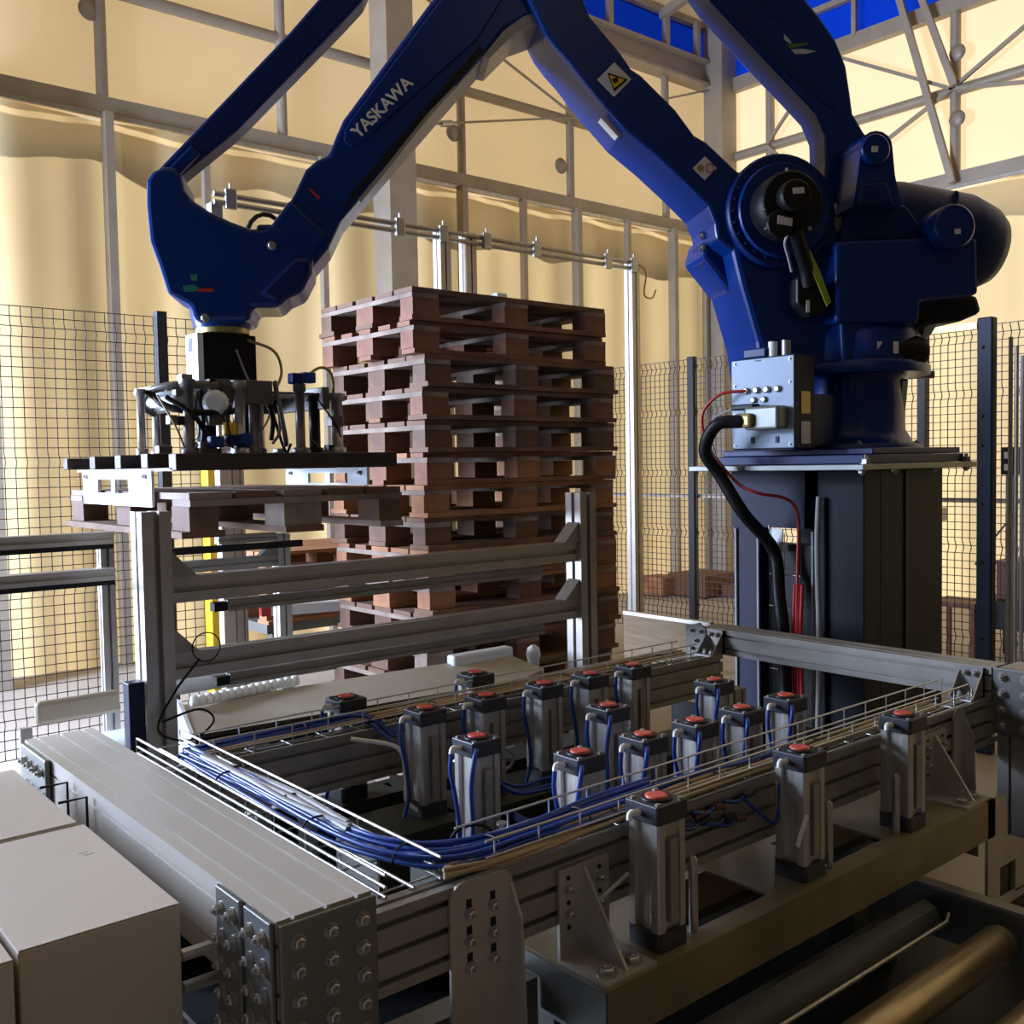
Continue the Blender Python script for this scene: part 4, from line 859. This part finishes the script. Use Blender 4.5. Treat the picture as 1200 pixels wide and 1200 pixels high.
o = MB().box(.80, 1.06, 2.76, 2.96, .74, .80); tag(o.build('white_tray', GWHITE, origin=(.9, 2.9, .74), bevel=.006), 'pale flat cover plate behind the end of the wide beam', 'cover')
o = MB().extr((1.145, 2.40, .0), (1.145, 2.40, .84), X, Y, .04, .04, 1, 1, .006, .003); tag(o.build('short_post', ALU_D, origin=(1.145, 2.4, 0)), 'short grey post at the left end of the far rail', 'post')
# ================================================================== mesh fences
def mesh_panel(parent, p0, d, L, z0, z1, ph, pv, bends, r=.0022):
    b = MB(); d = Vector(d); nn = d.cross(Z); p0 = Vector(p0)
    def off_(z): 
        for c in bends:
            if abs(z-c) < .045: return nn*.022*(1-abs(z-c)/.045)
        return nn*0
    zs = sorted({z0, z1} | {c+k for c in bends for k in (-.045, 0, .045) if z0 < c+k < z1})
    n = int(L/ph)
    for i in range(n+1):
        q = p0 + d*(i*L/n)
        for a, c in zip(zs[:-1], zs[1:]): b.bar(q+Z*a+off_(a), q+Z*c+off_(c), r*2)
    m = int((z1-z0)/pv)
    for j in range(m+1):
        z = z0+(z1-z0)*j/m; b.bar(p0+Z*z+off_(z), p0+d*L+Z*z+off_(z), r*2)
    return b.build('wire_mesh', FENCE, parent, kind='stuff')
fl_ = thing('mesh_fence', 'dark wire mesh safety fence at the left behind the conveyor rails', 'fence', (1.0, 5.4, 0))
for k, (x0, L) in enumerate(((-1.98, 2.0), (.06, 1.98), (2.11, .22))):
    mesh_panel(fl_, (x0, 5.4, 0), X, L, .12, 2.37, .05, .05, (.30, .95, 1.6, 2.25), .0020)
for x in (.04, 2.078): MB().box(x-.028, x+.028, 5.37, 5.43, 0, 2.40).build('post', POSTB, fl_, bevel=.003)
frt = thing('mesh_fence', 'dark wire mesh safety fence at the right behind the robot', 'fence', (6.5, 4.0, 0))
for y0, L in ((-.4, 1.9), (1.55, 1.85), (3.45, 1.92), (5.45, 1.2)):
    mesh_panel(frt, (6.5, y0, 0), Y, L, .10, 2.38, .05, .05, (.35, .95, 1.45, 1.95, 2.32), .0024)
for y in (1.52, 3.42, 5.41): MB().box(6.47, 6.53, y-.03, y+.03, 0, 2.40).build('post', POSTB, frt, bevel=.003)
for z in (1.24,): MB().box(6.54, 6.56, -.4, 6.6, z, z+.03).build('rail', TUBE, frt)
p5 = H(1157, 372, 'x', 5.2); gp = thing('gate_post', 'dark navy door post with screws and cross bar at the right', 'post', (5.2, p5.y, 0))
MB().box(5.17, 5.23, p5.y-.04, p5.y+.04, 0, p5.z).build('post', NAVY2, gp, bevel=.008)
q5 = H(985, 383, 'x', 5.2); MB().box(5.18, 5.22, p5.y+.045, q5.y, p5.z-.055, p5.z-.02).build('top_bar', BRASS, gp)
for z in (2.1, 1.75, 1.6, 1.3, 1.0, .6): bolt(gp, (5.17, p5.y+.01, z), -X, .009, m=BLACK, h=.006)
for k in range(3):
    x_ = 5.3; y_ = p5.y-.075-.030*k; ztop = p5.z-.1-.05*k
    o = MB().cyl((x_, y_, .02), (x_, y_, ztop), .011, 10); tag(o.build('conduit', [GREYC, STEEL, GREYC][k], origin=(x_, y_, .02)), '%s of the grey vertical conduits beside the dark door post' % ['leftmost', 'middle', 'rightmost'][k], 'conduit')
pb_ = H(1186, 540, 'x', 5.6); t = thing('switch_box', 'small dark switch box with two pale buttons on the right mesh', 'switch', (5.6, pb_.y, pb_.z-.07))
MB().box(5.56, 5.62, pb_.y-.045, pb_.y+.045, pb_.z-.075, pb_.z+.075).build('box_body', BLACK, t, bevel=.006)
for z in (-.035, .03): MB().box(5.545, 5.5595, pb_.y-.02, pb_.y+.02, pb_.z+z-.018, pb_.z+z+.018).build('button', WHITE, t, bevel=.004)
MB().box(5.57, 5.61, pb_.y-.02, pb_.y+.02, 0, pb_.z-.0755).build('stand', PLATE, t)
o = MB().tube(curve([(5.6, pb_.y, pb_.z-.08), (5.58, pb_.y-.03, pb_.z-.25), (5.5, pb_.y+.05, pb_.z-.42), (5.35, pb_.y+.08, pb_.z-.55)], 6), .006, 6); tag(o.build('hanging_cable', GREYC, origin=(5.4, pb_.y, pb_.z-.5)), 'thin cable sagging below the small switch box', 'cable')
# push trolley seen between pedestal and door post
ct = H(1125, 740, 'z', 0.0); c6 = Vector((8.2, 3.9, 0)); ct = D(1126, 700, 7.6)
t = thing('hand_trolley', 'rusty brown trolley with upright bars behind the fence between pedestal and post', 'trolley', (ct.x, ct.y, 0))
RUST = mat('rusty_brown_paint', (.13, .045, .02), .6)
zt = D(1126, 706, 7.6).z
for dx, dy in ((-.12, .12), (.12, -.12)): MB().box(ct.x+dx-.015, ct.x+dx+.015, ct.y+dy-.015, ct.y+dy+.015, zt+.02, zt+.95).build('upright_bar', RUST, t)
MB().box(ct.x-.16, ct.x+.16, ct.y-.18, ct.y+.18, zt-.02, zt+.02).build('platform', RUST, t)
for dx in (-.14, .14):
    for dy in (-.16, .16): MB().box(ct.x+dx-.015, ct.x+dx+.015, ct.y+dy-.015, ct.y+dy+.015, 0, zt-.0205).build('leg', RUST, t)
MB().box(ct.x-.14, ct.x-.06, ct.y+.08, ct.y+.14, zt+.62, zt+.72).build('white_clip', WHITE, t)
rc = D(1193, 682, 7.5); t = thing('red_crate', 'dark red crate behind the mesh at the right picture edge', 'crate', (rc.x, rc.y, rc.z-.15))
MB().box(rc.x-.1, rc.x+.25, rc.y-.35, rc.y+.12, rc.z-.13, rc.z+.13).build('crate_body', RUST, t, bevel=.01)
MB().box(rc.x-.12, rc.x+.27, rc.y-.37, rc.y+.14, rc.z+.131, rc.z+.16).build('rim', RUST, t)
bz = rc.z-.34; t = thing('low_bench', 'black low bench carrying the red crate at right edge', 'bench', (rc.x, rc.y, 0))
MB().box(rc.x-.2, rc.x+.35, rc.y-.5, rc.y+.25, bz, rc.z-.131).build('bench_top', BLACK, t, bevel=.01)
for dx in (-.15, .3):
    for dy in (-.45, .2): MB().box(rc.x+dx-.03, rc.x+dx+.03, rc.y+dy-.03, rc.y+dy+.03, 0, bz-.0005).build('leg', BLACK, t)
# crates on floor behind the right fence
for k, (px, w_, h_, lb) in enumerate(((775, .35, .22, 'low brown crate at the foot of the right curtain, left one'), (822, .55, .26, 'brown crate behind the black fence post'), (856, .4, .14, 'flat rust brown box half hidden by the pedestal'))):
    q = H(px, 697, 'z', 0); t = thing('floor_crate', lb, 'crate', (q.x, q.y, 0), 'crates behind the right fence')
    MB().box(q.x-w_/2, q.x+w_/2, q.y-w_/2, q.y+w_/2, .012, h_).build('crate_body', RUST if k else WOODS[2], t, bevel=.01)
    for s in (-1, 1): MB().box(q.x-w_/2-.02, q.x+w_/2+.02, q.y+s*w_*.4-.03, q.y+s*w_*.4+.03, 0, .0115).build('runner', WOODS[1], t)
# ================================================================== portal of square poles with a sensor pipe
po = thing('sensor_portal', 'tall shiny aluminium portal poles carrying a thin pipe with clamps behind the pallets', 'portal', (3.6, 4.8, 0))
PX = (5.14, 3.53, 3.72)
for k, x in enumerate(PX): MB().extr((x, 4.8, 0), (x, 4.8, 2.92), X, Y, .075, .075, 1, 1, .016, .005).build('pole', ALU, po)
for dz in (0, .04): MB().cyl((2.12, 4.76, 2.90-dz), (5.16, 4.76, 2.90-dz), .014, 8).build('pipe', STEEL, po)
for x in (2.20, 3.20, 3.50, 3.82, 4.22, 4.85, 5.10):
    b = MB(); b.box(x-.03, x+.03, 4.73, 4.755, 2.83, 2.93); b.build('pipe_clamp', STEEL, po, bevel=.006)
    MB().cyl((x, 4.742, 2.92), (x, 4.742, 2.955), .008, 8).build('clamp_screw', STEEL, po)
MB().tube(curve([(5.16, 4.76, 2.9), (5.24, 4.76, 2.85), (5.22, 4.76, 2.70), (5.30, 4.76, 2.68), (5.34, 4.76, 2.74)], 6), .006, 6).build('loose_wire', BRASS, po)
MB().lathe((2.35, 4.70, 2.60), (-.3, -.9, .1), [(0, .10), (.05, .12), (.06, .10)], 20).build('cable_reel', STEEL, po)
MB().tube([Vector((2.35, 4.66, 2.68)) + Vector((math.cos(a)*.11, 0, math.sin(a)*.13)) for a in [k*math.pi/9 for k in range(18)]], .012, 6, True).build('coiled_wire', BLACK, po)
MB().box(2.40, 2.50, 4.70, 4.78, 2.50, 2.78).build('sensor_head', STEEL, po, bevel=.01)
MB().box(2.11, 2.17, 4.77, 4.83, 0, 2.86).build('pole', ALU, po, bevel=.002)
t = thing('stack_sensor', 'small white sensor on a stalk just above the stack of pallets', 'sensor', (3.85, 4.66, 2.34))
MB().box(3.80, 3.88, 4.63, 4.69, 2.46, 2.56).build('sensor_body', GWHITE, t, bevel=.006); MB().box(3.76, 3.94, 4.62, 4.70, 2.44, 2.459).build('shelf', STEEL, t); MB().box(3.83, 3.85, 4.65, 4.67, 0, 2.439).build('stalk', STEEL, t)
# light barrier posts
p_ = H(253, 640, 'y', 5.25); o = MB().box(p_.x-.055, p_.x+.055, 5.2, 5.3, 0, 1.62); t = tag(o.build('light_barrier_post', YELLOW, origin=(p_.x, 5.25, 0), bevel=.006), 'bright yellow light barrier post beside the mesh fence', 'post')
p_ = H(275, 640, 'y', 5.15); t = thing('profile_post', 'grey aluminium profile post just right of the yellow post', 'post', (p_.x, 5.15, 0)); MB().extr((p_.x, 5.15, 0), (p_.x, 5.15, 1.60), X, Y, .09, .09, 2, 2).build('post', ALU, t)
p_ = H(378, 714, 'z', .0); p_ = D(385, 708, 5.9); t = thing('white_rail_bundle', 'long white and blue beam with red end lying low behind the gate', 'beam', (p_.x, p_.y, 0))
MB().bar((p_.x-.35, p_.y+.05, p_.z), (p_.x+.45, p_.y-.2, p_.z), .10, .06).build('white_beam', GWHITE, t, bevel=.01); MB().bar((p_.x-.37, p_.y+.14, p_.z+.05), (p_.x+.43, p_.y-.11, p_.z+.05), .04, .05).build('blue_strip', NAVY2, t)
MB().bar((p_.x-.40, p_.y+.066, p_.z), (p_.x-.352, p_.y+.051, p_.z), .10, .06).build('red_end', REDC, t)
for s in (-.25, .35): MB().box(p_.x+s-.03, p_.x+s+.03, p_.y-.03-s*.31, p_.y+.03-s*.31, 0, p_.z-.031).build('foot', PLATE, t)

# small fittings hanging on the near rail between the front cylinders
vc = thing('valve_cluster', 'blue tube ends and brown connectors on the near rail right of the nearest cylinder', 'valves', (1.6, 1.295, .80))
rnd = random.Random(5)
for k in range(7):
    x = 1.50+k*.035+rnd.uniform(-.01, .01); z = .835+rnd.uniform(-.035, .012)
    MB().cyl((x, 1.29, z), (x+.028, 1.288, z+rnd.uniform(-.006, .006)), .0075, 8).build('connector', RUST if k % 2 else CAPM, vc)
    MB().tube(curve([(x, 1.29, z), (x-.03, 1.285, z-.004), (x-.07, 1.288, z+.006)], 4), .0042, 6).build('blue_tube', HOSE, vc)
MB().tube(curve([(1.70, 1.285, .84), (1.74, 1.27, .80), (1.775, 1.265, .775), (1.79, 1.262, .80), (1.79, 1.26, .86)], 6), .0045, 6).build('blue_tube', HOSE, vc)
o = MB().bar((1.765, 1.20, .745), (1.785, 1.19, .81), .012, .003); tag(o.build('white_tag', WHITE, origin=(1.77, 1.2, .745)), 'white paper tag tied beside the middle front cylinder', 'tag')
o = MB().tube(curve([(2.30, 1.24, .89), (2.335, 1.25, .87), (2.35, 1.26, .83), (2.325, 1.26, .80), (2.31, 1.255, .83), (2.33, 1.25, .86)], 6), .0035, 6); tag(o.build('cable_loop', BLACK, origin=(2.31, 1.255, .80)), 'thin black cable loop right of the rightmost front cylinder', 'cable')
o = MB().tube(curve([(1.31, 1.25, .80), (1.27, 1.25, .785), (1.24, 1.26, .765)], 5), .004, 6); tag(o.build('grey_lead', GREYC, origin=(1.27, 1.255, .765)), 'short grey lead left of the nearest front cylinder', 'cable')
